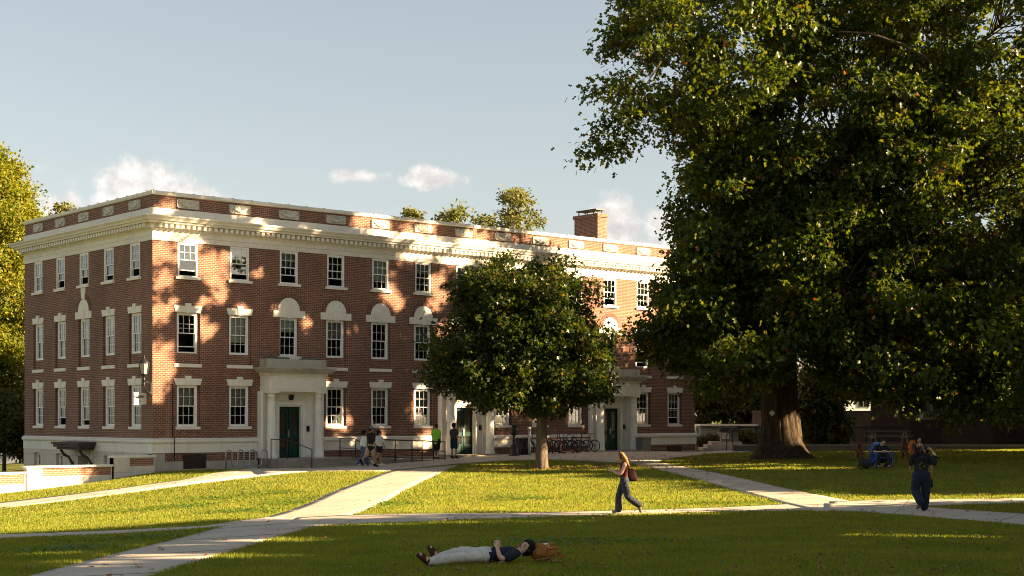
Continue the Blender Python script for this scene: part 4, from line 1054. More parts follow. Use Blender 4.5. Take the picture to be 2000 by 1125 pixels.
# ---- tree tops beyond the dormitory roof
bt = [('thin feathery tree rising highest above the dormitory roof behind the parapet', [seen(1012, 385, 118, 30, 28, 1.8), seen(1010, 440, 118, 45, 35, 2.2), seen(1045, 425, 118, 14, 18, 1), seen(1000, 520, 118, 50, 60, 3)], (1008, 118)),
      ('short pale tree top just left of the tall feathery tree above the roof', [seen(945, 432, 122, 28, 18, 1.6), seen(950, 480, 122, 50, 40, 2.5)], (950, 122)),
      ('rounded pale tree top above the roof over the maple crown', [seen(885, 425, 116, 32, 20, 1.6), seen(905, 412, 116, 10, 10, .7), seen(890, 480, 116, 45, 40, 2.5)], (890, 116)),
      ('tiny tuft of a tree top peeping over the roof farthest from the chimney', [seen(805, 424, 116, 11, 11, .7), seen(800, 460, 116, 25, 35, 2)], (803, 116)),
      ('small yellowish tree top above the parapet beside the big cloud', [seen(122, 412, 108, 24, 16, 1.0), seen(120, 480, 108, 32, 60, 2.2)], (120, 108))]
for lab, lobes, (bx, bv) in bt:
    tree('distant_tree', lab, 'tree', lobes, ((bx - CX) / FPX * bv, bv), .22, M['bg_leaf'], 50 * len(lobes), 34, .28, DIA_T, M['grey_bark'], 'tree tops beyond the roof', rc=(.35, .75), limb_r=.07, fork=7, droop=.1, inner=.3, drop=.5)
# ---- trees at the far side of the right lawn
rt = [('sunlit leafy tree between the end of the dormitory and the stone gate pier', [seen(1410, 700, 108, 70, 90, 3), seen(1440, 780, 107, 60, 50, 2.5), seen(1380, 770, 107, 40, 60, 2), seen(1460, 620, 108, 80, 80, 3)], (1415, 108)),
      ('tall dark tree standing directly behind the huge oak trunk', [seen(1560, 640, 112, 110, 110, 4), seen(1520, 500, 112, 120, 130, 4), seen(1480, 760, 111, 35, 45, 2)], (1540, 112)),
      ('broad dark tree behind the rubble wall near the picnic tables', [seen(1690, 640, 112, 110, 120, 4), seen(1690, 760, 108, 60, 34, 2.5), seen(1720, 480, 112, 120, 140, 4)], (1600, 100)),
      ('slim understorey tree with hanging leaves growing by the rubble wall', [seen(1606, 770, 88, 22, 36, 1.2), seen(1612, 830, 88, 26, 30, 1.2), seen(1590, 800, 88, 16, 30, 1)], (1598, 88))]
for lab, lobes, (bx, bv) in rt:
    tree('shade_tree', lab, 'tree', lobes, ((bx - CX) / FPX * bv, bv), .25, M['dark_leaf'], 75 * len(lobes), 90, .30, DIA_T, M['grey_bark'], 'trees beyond the right lawn', rc=(.5, 1.0), limb_r=.12, fork=2.2, droop=.4, inner=.3)
# ---- the lawn's other big trees, to the right of the picture, whose shade crosses the foreground
rt = [('big shade tree beside the walk past the right edge', (22.5, 30.5), [(22.5, 29.2, 6.0, 7.5, 6.0, 3.8), (20, 28.5, 5.4, 5, 5, 3.2), (25, 30, 6.5, 6, 5, 3.6), (21, 37.2, 2.9, 4, 2.6, 2.2)]),
      ('big shade tree nearest the camera past the right edge', (20.5, 15), [(20.5, 15, 8.5, 7.5, 8, 6), (19, 14, 5.5, 5, 6, 3.6), (22, 16, 12, 6, 6, 5)]),
      ('big shade tree second along the row past the right edge', (24.5, 24.5), [(24.5, 24.5, 9, 8, 7, 6.5), (22, 24, 5.6, 5, 5.5, 3.8), (26, 25, 13, 6, 6, 5)])]
rt.append(('small unseen tree added past the right edge to shade the right lawn', (31, 47.5), [(31, 47.5, 5.4, 4.5, 6.2, 3.2)]))  # from here down: trees added for the shade they cast
rt.append(('medium unseen tree added past the right edge to shade the lawn behind the reader', (36, 70.5), [(35, 70.5, 7.4, 7.5, 5.4, 5.0)]))
rt.append(('small unseen tree added past the right edge to shade the lawn chairs', (33, 52.5), [(33, 52.5, 6.2, 5, 5.2, 4.4)]))
rt += [('spreading unseen tree added past the right edge to shade the middle and right lawns', (34, 60), [(34, 58.8, 8.6, 9, 6.4, 6.4), (40, 61, 9, 7, 6, 6)]),
       ('broad tree added past the right edge to shade the dormitory end', (34.5, 83.5), [(25, 83.5, 8.5, 5.5, 5, 5.2), (34, 83.5, 10, 8, 6, 7), (30, 78, 9, 6, 6, 5.5)]),
       ('big dark tree added past the right edge to shade the low brick building', (44, 93), [(42, 93, 10, 10, 6, 8), (46, 88, 9, 8, 7, 7), (36, 95.5, 9, 6, 4, 4.5)]),
       ('farthest big dark tree added past the right edge to shade the low brick building', (55, 96), [(54, 96, 9, 8, 8, 8)])]
for lab, b, lobes in rt:
    tree('shade_tree', lab, 'tree', lobes, b, .45, M['oak_leaf'], 480, 110, .34, OAK_T, M['oak_bark'], 'lawn trees past the right edge', rc=(.8, 1.5), limb_r=.2, fork=3, droop=.5, inner=.25)

for lab, lobes, (bx, bv) in (('rounded dark bush in front of the pale shed siding by the garden steps', [seen(1387, 861, 95, 20, 13, .6), seen(1378, 866, 95, 12, 9, .5)], (1385, 95)), ('clipped dark bush between the stone monument and the gate pier', [seen(1456, 855, 95.5, 17, 19, .7)], (1456, 95.5))):
    tree('low_bush', lab, 'bush', lobes, ((bx - CX) / FPX * bv, bv), .05, M['dark_leaf'], 60, 60, .12, DIA_T, M['grey_bark'], 'bushes by the garden steps', rc=(.2, .4), limb_r=.03, fork=.6, droop=.1)
# ================================================================== WALLS, STEPS AND RAILS BY THE DORMITORY
def low_wall(label, x0, x1, ztop, zb, bx0, bx1, bz0, bz1, pier=None):
    r = empty('garden_wall', (x0, -.1, zb), 0, label, 'wall', 'garden wall sections', kind='thing'); off = lambda x, y, z: (x - x0, y + .1, z - zb)
    mb = MB(off); y0, y1 = -.32, .08
    mb.box(x0, x1, y0, y1, zb, bz0); mb.box(x0, bx0, y0, y1, bz0, bz1); mb.box(bx1, x1, y0, y1, bz0, bz1); mb.box(x0, x1, y0, y1, bz1, ztop - .06)
    if pier: mb.box(pier[0], pier[1], y0 - .06, y1 + .06, zb, ztop - .06)
    mb.build('stonework', M['lowwall'], r)
    mb = MB(off); mb.box(x0 - .06, x1 + .04, y0 - .07, y1 + .07, ztop - .06, ztop + .03); mb.build('coping', M['stone_plain'], r)
    mb = MB(off); mb.box(bx0, bx1, y0 + .015, y1 - .02, bz0, bz1); mb.build('brick_panel', M['brick_orange'], r)
M['brick_orange'] = brickmat('brick_orange', (.34, .125, .065), (.25, .09, .05), (.46, .39, .30))
low_wall('pale stone garden wall section with pier against the dormitory corner', -2.0, -.06, .70, -1.0, -1.25, -.10, .27, .60, (-2.0, -1.3))
low_wall('long sunlit stone garden wall section with inset brick band beside the corner pier', -5.85, -2.08, .33, -1.3, -5.2, -2.12, -.08, .26)
low_wall('lowest garden wall section with brick top running out of the picture', -10.5, -5.93, .10, -1.7, -10.4, -6.0, -.38, .04)

def ground(x, y): return gzw(x, y)
# steps
st = empty('entrance_steps', (7.3, -2.3, 0), 0, 'broad worn stone landing and steps before the nearest columned doorway', 'steps', kind='thing')
mb = MB(lambda s, d, z: (s - 7.3, -d + 2.3, z))
mb.box(5.42, 9.4, -.0, 2.32, -.4, .485); mb.box(6.3, 9.55, 2.32, 2.64, -.4, .33); mb.box(6.25, 9.7, 2.64, 2.96, -.4, .175)
mb.build('treads', M['step'], st, bevel=.012)
for nme, c, lab in (('entrance_steps', FC[6], 'low stone doorstep of the middle columned doorway behind the maple'), ('entrance_steps', FC[10], 'low stone doorstep of the farthest columned doorway by the bicycles')):
    g = ground(c, -1.5); r = empty(nme, (c, 0, 0), 0, lab, 'steps', kind='thing'); mb = MB(lambda s, d, z: (s, -d, z))
    mb.box(-1.75, 1.75, -.02, 1.05, -.3, .485)
    if g < .42: mb.box(-1.9, 1.9, 1.05, 1.40, -.3, (g + .49) / 2 + .03)
    else: mb.box(-1.9, 1.9, 1.05, 1.40, -.3, g + .11)
    mb.build('treads', M['step'], r, bevel=.012)
# ramp with its iron railing
rp = empty('access_ramp', (9.4, -1.8, 0), 0, 'sloping concrete ramp along the wall beside the nearest doorway steps', 'ramp', kind='thing')
mb = MB(); g1 = ground(14.2, -1.8)
mb.add([(x, y, z) for y in (.75, -.75) for x, z in ((.02, -.5), (4.8, -.5), (4.8, g1 + .02), (.02, .482))], [(0, 1, 2, 3), (7, 6, 5, 4), (0, 4, 5, 1), (1, 5, 6, 2), (2, 6, 7, 3), (3, 7, 4, 0)])
mb.build('slab', M['step'], rp)
def railing(name, label, pts, posts, h, rails=(1.0, .5), mat='black_metal', r=.024):
    """pts: foot points of the rail line; posts: fractions"""
    b = pts[0]; root = empty(name, b, 0, label, 'railing', 'iron railings', kind='thing'); B = Vector(b)
    for q in rails:
        mb = MB(); mb.tube([Vector(p) - B + Vector((0, 0, h * q)) for p in pts], r if q == 1.0 else r * .8, 8); mb.build('rail', M[mat], root)
    for p in posts:
        mb = MB(); mb.tube([Vector(p) - B + Vector((0, 0, -.1)), Vector(p) - B + Vector((0, 0, h))], r, 8); mb.build('post', M[mat], root)
    return root
ra = [(9.35, -2.62, .47), (14.4, -2.62, ground(14.3, -2.6))]
railing('ramp_railing', 'long black iron railing guarding the front edge of the access ramp', [Vector(ra[0]), Vector(ra[1])], [Vector(ra[0]).lerp(Vector(ra[1]), t) for t in (.02, .2, .4, .6, .72, .86, 1.0)], .92, (1.0, .5, .1), r=.028)
railing('stair_railing', 'bronze handrail on the nearer side of the steps with a sloping end', [Vector((5.5, -.95, .48)), Vector((5.55, -2.25, .48)), Vector((6.4, -3.0, .03))], [Vector((5.5, -.95, .48)), Vector((5.55, -2.25, .48)), Vector((6.4, -3.0, .03))], .90, (1.0,), 'bronze', .022)
railing('stair_railing', 'black handrail between the steps and the ramp landing', [Vector((9.3, -.95, .48)), Vector((9.3, -2.3, .48)), Vector((9.5, -3.02, .05))], [Vector((9.3, -.98, .48)), Vector((9.3, -2.3, .48)), Vector((9.5, -3.02, .05))], .90, (1.0, .5), 'black_metal', .024)
# stepped exit at the far end of the dormitory
def seen_pt(x, y, v): return W((x - CX) / FPX * v, v, EYE + (HY - y) / FPX * v)
es = empty('garden_steps', W(13.3, 92, gz(13.3, 92)), co.rotation_euler[2], 'pale low steps rising past the far end of the dormitory', 'steps', kind='thing')
mb = MB(); gg = 0
mb.box(-1.5, 1.0, -.2, 2.2, -.5, .18); mb.box(-1.2, 1.0, .15, 2.2, .18, .36); mb.box(-.9, 1.0, .5, 2.2, .36, .54); mb.build('treads', M['stone_base'], es, bevel=.01)
for x_, lab in ((1357, 'black pipe handrail at the dormitory end of the garden steps'), (1425, 'black pipe handrail at the oak end of the garden steps')):
    v = 91.0; a = W((x_ - CX - 8) / FPX * v, v - .5); b = W((x_ - CX + 10) / FPX * v, v + 1.0); a.z = float(gz(*UV(a.x, a.y))); b.z = a.z + .45
    railing('stair_railing', lab, [a, b], [a, b], .98, (1.0, .55), 'black_metal', .03)

# ---- wall lanterns and the sign at the corner
def lantern(label, x, y, z, hx):
    r = empty('wall_lantern', (x, y, z), 0, label, 'lamp', 'wall lanterns at the corners', kind='thing')
    mb = MB(); mb.lathe([(.05, -.42), (.06, -.36), (.035, -.30), (.05, -.2), (.14, -.14), (.16, -.10)], n=12); mb.lathe([(.26, .36), (.24, .40), (.12, .52), (.05, .58), (.03, .66), (.045, .68), (.0, .76)], n=8)
    for k in range(6):
        a = PI * k / 3; mb.bar((.16 * math.cos(a), .16 * math.sin(a), -.11), (.25 * math.cos(a), .25 * math.sin(a), .37), .022, .022)
    mb.build('cage', M['black_metal'], r)
    mb = MB(); mb.lathe([(.14, -.10), (.23, .36)], n=6, smooth=False); mb.build('glass', M['lantern_glass'], r)
    mb = MB(); h = Vector(hx)
    mb.tube([(0, 0, -.40), (0, 0, -.62), h * .35 + Vector((0, 0, -.86)), h * .8 + Vector((0, 0, -.95)), h + Vector((0, 0, -.80))], .03, 8)
    mb.tube([(0, 0, -.5), h * .5 + Vector((0, 0, -.45)), h + Vector((0, 0, -.55))], .022, 8); mb.obox(h + Vector((0, 0, -.75)), (.04, 0, 0), (0, .04, 0), (0, 0, .28)); mb.build('bracket', M['black_metal'], r)
lantern('black wall lantern on a curled bracket at the near dormitory corner', -.42, -.02, 4.42, (.40, .10, 0))
lantern('black wall lantern half hidden by oak leaves at the far dormitory corner', LEN + .42, -.02, 4.42, (-.40, .10, 0))
sg = empty('hanging_sign', (-.34, .55, 2.98), 0, 'small pale projecting notice panel under the lantern at the near corner', 'sign', kind='thing')
mb = MB(); mb.box(-.30, .30, -.05, .05, 0, .50); mb.build('panel', M['stone_plain'], sg)
mb = MB(); mb.box(-.33, .34, -.06, .06, -.03, -.001); mb.box(-.33, .34, -.06, .06, .501, .53); mb.box(.301, .34, -.055, .055, -.03, .53); mb.build('frame', M['galv'], sg)
mb = MB(); mb.box(-.20, .16, -.058, -.051, .28, .40); mb.box(-.20, .05, -.058, -.051, .12, .16); mb.build('print', M['grey_paint'], sg)

# ================================================================== STREET FURNITURE
g = ground(4.1, -1.05)
wr = empty('wave_bike_rack', (3.08, -1.05, g), 0, 'galvanised steel serpentine cycle rack standing empty before the dormitory wall', 'bike rack', kind='thing')
pts = [Vector((0, 0, -.05))]; x = 0; step = 2.16 / 7; r = step / 2; rt_ = .92
def arc(cx, cz, up):
    return [Vector((cx - r * math.cos(a), 0, cz + (r if up else -r) * math.sin(a))) for a in np.linspace(0, PI, 9)]
for k in range(7): pts += arc(x + r, rt_ - r if k % 2 == 0 else .17 + r, k % 2 == 0); x += step
pts.append(Vector((x, 0, -.05)))
mb = MB(); mb.tube(pts, .033, 10); mb.build('hoops', M['galv'], wr)
for q in (0, x):
    mb = MB(); mb.lathe([(.09, 0), (.09, .015), (.04, .03)], (q, 0, .0), 12); mb.build('foot_plate', M['galv'], wr)

def spot(px_, y_off):
    """point before the long front, y_off metres out, on the sight line of a pixel"""
    k = (px_ - CX) / FPX; t = -y_off
    x = (-CORNER_U + .651 * -0 + k * CORNER_V - .651 * -t + k * .759 * t) / (.759 - .651 * k)
    # solve exactly on the line of sight
    d = RGT * k + FWD; s = (t - CAM.y) / d.y; p = CAM + d * s
    return p.x, t
x, y = spot(1004, 3.0); g = ground(x, y)
pd = empty('ash_pedestal', (x, y, g), co.rotation_euler[2], 'black post with a boxy domed head standing before the middle doorway', 'pedestal', kind='thing')
mb = MB(); mb.lathe([(.30, 0), (.30, .04), (.24, .10), (.19, .16), (.19, .55), (.12, .62), (.075, .66), (.075, 1.1)], n=16); mb.build('post', M['black_metal'], pd)
mb = MB(); mb.lathe([(.10, 1.08), (.19, 1.13), (.20, 1.45), (.13, 1.52), (.13, 1.56)], n=16); mb.obox((.07, 0, 1.575), (.20, 0, 0), (0, .17, 0), (0, 0, .025)); mb.build('head', M['black_metal'], pd)
for k, (px_, lab) in enumerate(((1013, 'black slatted metal litter bin right beside the black pedestal'), (1025, 'black slatted metal litter bin between its twin and the grey bollard'))):
    x, y = spot(px_, 2.2); g = ground(x, y)
    b = empty('litter_bin', (x, y, g), 0, lab, 'bin', 'slatted litter bins', kind='thing')
    mb = MB()
    for i in range(12):
        a = 2 * PI * i / 12; mb.tube([(.22 * math.cos(a), .22 * math.sin(a), .02), (.27 * math.cos(a), .27 * math.sin(a), .45), (.27 * math.cos(a), .27 * math.sin(a), .74), (.22 * math.cos(a), .22 * math.sin(a), .84)], .04, 5)
    mb.build('slats', M['black_metal'], b)
    mb = MB(); mb.lathe([(.20, .03), (.20, .78)], n=14); mb.build('liner', M['grey_paint'], b)
    mb = MB(); mb.lathe([(.25, .83), (.25, .88), (.15, .93), (.12, .93)], n=16); mb.build('lid', M['black_metal'], b)
x, y = spot(1034, 3.0); g = ground(x, y)
bo = empty('steel_bollard', (x, y, g), 0, 'tall grey steel post with a rounded cap left of the bicycles', 'bollard', kind='thing')
mb = MB(); mb.lathe([(.075, -.05), (.075, 1.38)], n=14); mb.build('post', M['galv'], bo)
mb = MB(); mb.lathe([(.095, 1.36), (.098, 1.42), (.07, 1.48), (.0, 1.50)], n=14); mb.build('cap', M['stone_plain'], bo)
x, y = spot(1256, 1.0); g = ground(x, y)
ub = empty('utility_cabinet', (x, y, g), 0, 'plain grey cabinet standing just right of the farthest doorway', 'cabinet', kind='thing')
mb = MB(); mb.box(-.36, .36, -.3, .3, -.05, .78); mb.box(-.39, .39, -.33, .33, .78, .84); mb.build('body', M['grey_paint'], ub, bevel=.015)
mb = MB(); mb.box(-.30, -.01, -.315, -.301, .06, .72); mb.box(.01, .30, -.315, -.301, .06, .72); mb.build('door', M['grey_paint'], ub)

# ---- bicycles
M['bike_red'] = plain('red_bike_paint', (.30, .02, .025), .3, var=.1)
M['bike_black'] = plain('black_bike_paint', (.015, .015, .017), .3, var=.1)
M['bike_blue'] = plain('blue_bike_paint', (.02, .04, .12), .3, var=.1)
M['pink'] = plain('pink_plastic', (.62, .25, .27), .4, var=.08)
M['chrome'] = plain('bright_metal', (.55, .55, .55), .25, metal=.9, var=.1)
def torus(mb, c, R, r, n=28, m=7, ax=(0, 1, 0)):
    vs = []
    for i in range(n):
        a = 2 * PI * i / n
        for j in range(m):
            b = 2 * PI * j / m; q = R + r * math.cos(b)
            vs.append((c[0] + q * math.cos(a), c[1] + r * math.sin(b), c[2] + q * math.sin(a)))
    mb.add(vs, [(i * m + j, i * m + (j + 1) % m, ((i + 1) % n) * m + (j + 1) % m, ((i + 1) % n) * m + j) for i in range(n) for j in range(m)], True)
def bicycle(label, x, y, rz, paint, steer=.25, lean=.06, tyre=.030, basket=False):
    z = ground(x, y) + .06
    root = empty('bicycle', (x, y, z), 0, label, 'bicycle', 'bicycles by the far doorway', kind='thing'); root.rotation_euler = (lean, 0, rz)
    R = .335; wb = 1.03; bbx = .44; rear = Vector((0, 0, R)); front = Vector((wb, 0, R)); bb = Vector((bbx, 0, .29)); seat = Vector((.27, 0, .86)); head = Vector((.80, 0, .80)); hd2 = Vector((.835, 0, .66))
    mb = MB()
    for a, b, r in ((bb, seat, .021), (seat - Vector((-.03, 0, .08)), head, .023), (bb, hd2, .028), (head + Vector((-.012, 0, .06)), hd2, .022)): mb.tube([a, b], r, 8)
    for s in (-1, 1):
        mb.tube([rear + Vector((0, s * .06, 0)), bb + Vector((0, s * .04, 0))], .010, 6); mb.tube([rear + Vector((0, s * .06, 0)), seat + Vector((.03, s * .03, -.08))], .009, 6)
    mb.build('frame', paint, root)
    for c, fr in ((rear, False), (front, True)):
        wh = empty('wheel', c); wh.parent = root
        if fr: wh.rotation_euler = (0, 0, steer)
        t = MB(); torus(t, (0, 0, 0), R - tyre, tyre, 32, 7); t.build('tyre', M['rubber'], wh)
        t = MB(); torus(t, (0, 0, 0), R - .05, .012, 28, 5)
        for k in range(18):
            a = 2 * PI * k / 18; t.bar((0, .02 * (-1) ** k, 0), ((R - .055) * math.cos(a), 0, (R - .055) * math.sin(a)), .004, .004)
        t.tube([(0, -.05, 0), (0, .05, 0)], .022, 8); t.build('rim', M['grey_paint'], wh)
    mb = MB()
    for s in (-1, 1): mb.tube([hd2 + Vector((0, s * .05, -.02)), front + Vector((-.05, s * .055, .18)), front + Vector((0, s * .055, 0))], .013, 6)
    mb.build('fork', paint, root)
    mb = MB(); st_ = head + Vector((-.02, 0, .20)); mb.tube([head, st_, st_ + Vector((.07, 0, .03))], .014, 7)
    c_, s_ = math.cos(steer), math.sin(steer); hb = st_ + Vector((.07, 0, .03))
    mb.tube([hb + Vector((-.10 * c_ - q * s_, q * c_ - .10 * s_, .04)) if abs(q) > .25 else hb + Vector((-q * s_, q * c_, 0)) for q in (-.31, -.2, -.05, .05, .2, .31)], .014, 7); mb.build('handlebar', M['black_metal'], root)
    mb = MB(); mb.tube([seat - Vector((-.02, 0, .1)), seat + Vector((-.03, 0, .10))], .013, 7)
    mb.add([(-.17, -.075, .10), (-.17, .075, .10), (.02, .04, .115), (.13, .018, .11), (.13, -.018, .11), (.02, -.04, .115), (-.16, -.06, .145), (-.16, .06, .145), (.02, .03, .135), (.12, .012, .13), (.12, -.012, .13), (.02, -.03, .135)],
           [(0, 1, 2, 3, 4, 5), (11, 10, 9, 8, 7, 6)] + [(i, (i + 1) % 6, (i + 1) % 6 + 6, i + 6) for i in range(6)])
    for k in range(len(mb.v) - 12, len(mb.v)): mb.v[k] = tuple(Vector(mb.v[k]) + seat + Vector((-.04, 0, 0)))
    mb.build('saddle', M['rubber'], root)
    mb = MB(); torus(mb, tuple(bb + Vector((0, .045, 0))), .085, .006, 20, 5)
    mb.bar(bb + Vector((0, -.06, 0)), bb + Vector((.12, -.07, -.11)), .016, .014); mb.bar(bb + Vector((0, .06, 0)), bb + Vector((-.12, .07, .11)), .016, .014)
    mb.obox(bb + Vector((.12, -.12, -.11)), (.045, 0, 0), (0, .045, 0), (0, 0, .012)); mb.obox(bb + Vector((-.12, .12, .11)), (.045, 0, 0), (0, .045, 0), (0, 0, .012))
    mb.bar(rear + Vector((0, .05, .03)), bb + Vector((0, .05, .08)), .008, .006); mb.bar(rear + Vector((0, .05, -.03)), bb + Vector((0, .05, -.08)), .008, .006); mb.build('crank', M['black_metal'], root)
    return root
def bike_at(label, px_, off, deg, paint, **k):
    x, y = spot(px_, off); bicycle(label, x - .5 * math.cos(R_(deg)), y - .5 * math.sin(R_(deg)), R_(deg), paint, **k)
bike_at('black bicycle parked nearest the farthest doorway with its saddle outlined on the stone', 1146, 2.3, 165, M['bike_black'], steer=.5)
bike_at('dark grey bicycle parked just left of the rightmost one', 1128, 2.2, 140, M['bike_black'], steer=-.4)
bike_at('blue bicycle with high bars in the middle of the parked row', 1112, 2.4, 150, M['bike_blue'], steer=.3)
bike_at('dark bicycle tipped close behind the pink scooter', 1100, 1.9, 120, M['bike_black'], steer=-.2, lean=-.08)
bike_at('red bicycle parked just right of the maple trunk', 1082, 2.7, -25, M['bike_red'], steer=.3, tyre=.03)
bike_at('dark bicycle half hidden behind the maple trunk', 1050, 2.2, 165, M['bike_black'], steer=-.2)
for k, px_ in enumerate((1074, 1098, 1122)):
    x, y = spot(px_, 2.0); g = ground(x, y)
    r = empty('hoop_bike_rack', (x, y, g), R_(75), ('black hoop rack by the red bicycle next to the maple trunk', 'black hoop rack amid the parked bicycles behind the pink scooter', 'black hoop rack nearest the farthest doorway among bicycles')[k], 'bike rack', 'hoop racks among the bicycles', kind='thing')
    mb = MB(); mb.tube([(-.3, 0, -.05), (-.3, 0, .6)] + [(-.3 * math.cos(a), 0, .6 + .25 * math.sin(a)) for a in np.linspace(0, PI, 9)][1:-1] + [(.3, 0, .6), (.3, 0, -.05)], .028, 8); mb.build('hoop', M['black_metal'], r)
    for q in (-.3, .3):
        mb = MB(); mb.lathe([(.08, 0), (.08, .015), (.03, .03)], (q, 0, .05), 10); mb.build('foot_plate', M['black_metal'], r)
x, y = spot(1104, 3.1); g = ground(x, y)
scr = empty('kick_scooter', (x, y, g + .055), R_(-10), 'small pink kick scooter lying in front of the parked bicycles', 'scooter', kind='thing')
mb = MB(); mb.obox((.15, 0, .10), (.32, 0, 0), (0, .055, 0), (0, 0, .018)); mb.bar((-.17, 0, .10), (-.30, 0, .20), .05, .03); mb.build('deck', M['pink'], scr)
mb = MB(); mb.tube([(-.34, 0, .10), (-.26, 0, .45)], .02, 8); mb.tube([(-.26, -.16, .45), (-.26, .16, .45)], .016, 8); mb.build('handlebar', M['pink'], scr)
for q in (-.36, .47):
    mb = MB(); torus(mb, (q, 0, .075), .055, .02, 16, 6); mb.tube([(q, -.02, .075), (q, .02, .075)], .045, 12); mb.build('wheel', M['rubber'], scr)
mb = MB(); mb.tube([(.36, 0, .14), (.44, 0, .18), (.52, 0, .16), (.55, 0, .10)], .022, 6); mb.build('fender', M['pink'], scr)

# ================================================================== THE FAR SIDE OF THE RIGHT LAWN
YAW = co.rotation_euler[2]
def site(x_, v, z=None):
    u = (x_ - CX) / FPX * v; return W(u, v, float(gz(u, v)) if z is None else z)
def zat(y_, v): return EYE + (HY - y_) / FPX * v
def shed():
    v = 102; p = site(1420, v); r = empty('garden_shed', p, YAW + R_(4), 'low shed with a white roof edge and pale blue ribbed siding beyond the garden steps', 'shed', kind='thing')
    zt = zat(829, v) - p.z; mb = MB()
    for k in range(30): mb.box(-1.85 + k * .125, -1.85 + k * .125 + .085, -.04, 1.6, 0, zt - .12)
    mb.box(-1.85, 1.9, 0, 1.55, 0, zt - .12); mb.build('siding', M['pale_blue'], r)
    mb = MB(); mb.box(-1.95, 2.05, -.35, 1.9, zt - .10, zt + .02); mb.build('roof', M['white'], r)
M['pale_blue'] = plain('pale_blue_siding', (.34, .42, .48), .6, var=.06)
shed()
v = 93; p = site(1424, v); r = empty('stone_monument', p, YAW, 'dark stone pedestal with a flared foot and a small white plaque beside the garden steps', 'monument', kind='thing')
mb = MB(); zt = zat(836, v) - p.z; k = v / FPX
for w0, w1, a, b in ((27, 20, 0, .10), (20, 17, .10, .28), (17, 16, .28, zt - .22)): 
    w0, w1 = w0 * k, w1 * k; mb.add([(sx * w, sy * w * .7, z) for w, z in ((w0, a), (w1, b)) for sx, sy in ((-1, -1), (1, -1), (1, 1), (-1, 1))], [(3, 2, 1, 0), (4, 5, 6, 7), (0, 1, 5, 4), (1, 2, 6, 5), (2, 3, 7, 6), (3, 0, 4, 7)])
mb.build('shaft', M['grey_stone'] if 'grey_stone' in M else M['step'], r)
mb = MB(); mb.box(-21 * k, 21 * k, -.5, .5, zt - .22, zt - .08); mb.box(-18 * k, 18 * k, -.42, .42, zt - .08, zt + .03); mb.build('cap', M['stone_black'], r)
mb = MB(); mb.box(-15 * k, -2 * k, -16 * k * .7 - .05, -16 * k * .7 + .05, zat(857, v) - p.z, zat(845, v) - p.z); mb.build('plaque', M['white'], r)
v = 104; p = site(1481, v); r = empty('gate_pier', p, YAW, 'square rubble gate pier with a flat cap immediately left of the oak trunk', 'pier', kind='thing')
mb = MB(); mb.box(-.36, .36, -.36, .36, -.2, zat(806, v) - p.z); mb.build('shaft', M['rubble'], r); mb = MB(); mb.box(-.44, .44, -.44, .44, zat(806, v) - p.z, zat(802, v) - p.z); mb.build('cap', M['grey_paint'], r)
v = 106; a = site(1548, v); b = site(1712, v); r = empty('rubble_wall', a, YAW, 'high dark rubble stone wall behind the iron fence right of the oak', 'wall', kind='thing')
ln = (b - a).length; mb = MB(); mb.box(0, ln, 0, .5, -.3, zat(804, v) - a.z); mb.build('stonework', M['rubble'], r); mb = MB(); mb.box(-.05, ln + .05, -.06, .56, zat(804, v) - a.z, zat(802, v) - a.z); mb.build('coping', M['grey_paint'], r)
def fence(x0, x1, v, label):
    a = site(x0, v); b = site(x1, v); ln = (b - a).length; zt = max(1.2, zat(834, v) - a.z)
    r = empty('iron_fence', a, YAW, label, 'fence', 'black iron fences', kind='thing')
    mb = MB(); mb.box(0, ln, -.02, .02, .12, .16); mb.box(0, ln, -.02, .02, zt - .05, zt); q = 0
    while q < ln: mb.box(q, q + .022, -.012, .012, .02, zt + .06); q += .125
    mb.build('palings', M['black_metal'], r)
    q = 0
    while q < ln + .1: mb = MB(); mb.box(q - .03, q + .03, -.03, .03, -.1, zt + .1); mb.build('post', M['black_metal'], r); q += max(1.2, ln / 3 - .001)
fence(1442, 1492, 98, 'short black iron fence between the monument and the oak trunk')
fence(1556, 1760, 98, 'long black iron fence before the rubble wall right of the oak')
def kerbwall(x0, x1, v0, v1, label):
    a = site(x0, v0); b = site(x1, v1); d = b - a; r = empty('retaining_wall', a, math.atan2(d.y, d.x), label, 'wall', 'low retaining walls', kind='thing'); ln = d.length
    mb = MB(); mb.box(0, ln, 0, .4, -.4, .36); mb.build('masonry', M['rubble'], r); mb = MB(); mb.box(-.02, ln + .02, -.05, .45, .36, .44); mb.build('coping', M['step'], r)
kerbwall(1432, 1478, 89, 89, 'short low retaining wall between the garden steps and the oak')
kerbwall(1556, 2080, 86, 84, 'long low retaining wall behind the picnic tables')
# low brick hall in deep shade at the right
v = 101; a = site(1700, v); r = empty('low_brick_building', a, YAW - R_(15), 'low dark brick building with wide pale windows in deep shade behind the lawn', 'building', kind='thing')
k = v / FPX; Lb = 520 * k; mb = MB(lambda s, d, z: (s, -d, z))
wins = [((1783 - 1700) * k, (1828 - 1700) * k, zat(819, v) - a.z, zat(768, v) - a.z), ((1936 - 1700) * k, (2012 - 1700) * k, zat(820, v) - a.z, zat(770, v) - a.z)]
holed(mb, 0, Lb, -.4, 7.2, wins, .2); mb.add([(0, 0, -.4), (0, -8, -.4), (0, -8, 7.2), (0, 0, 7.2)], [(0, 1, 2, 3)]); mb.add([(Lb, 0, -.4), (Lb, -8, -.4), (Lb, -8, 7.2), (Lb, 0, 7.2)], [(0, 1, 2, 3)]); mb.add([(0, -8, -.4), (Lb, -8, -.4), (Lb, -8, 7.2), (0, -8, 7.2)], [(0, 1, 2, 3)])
mb.build('wall', M['brick_dark'], r, recalc=False)
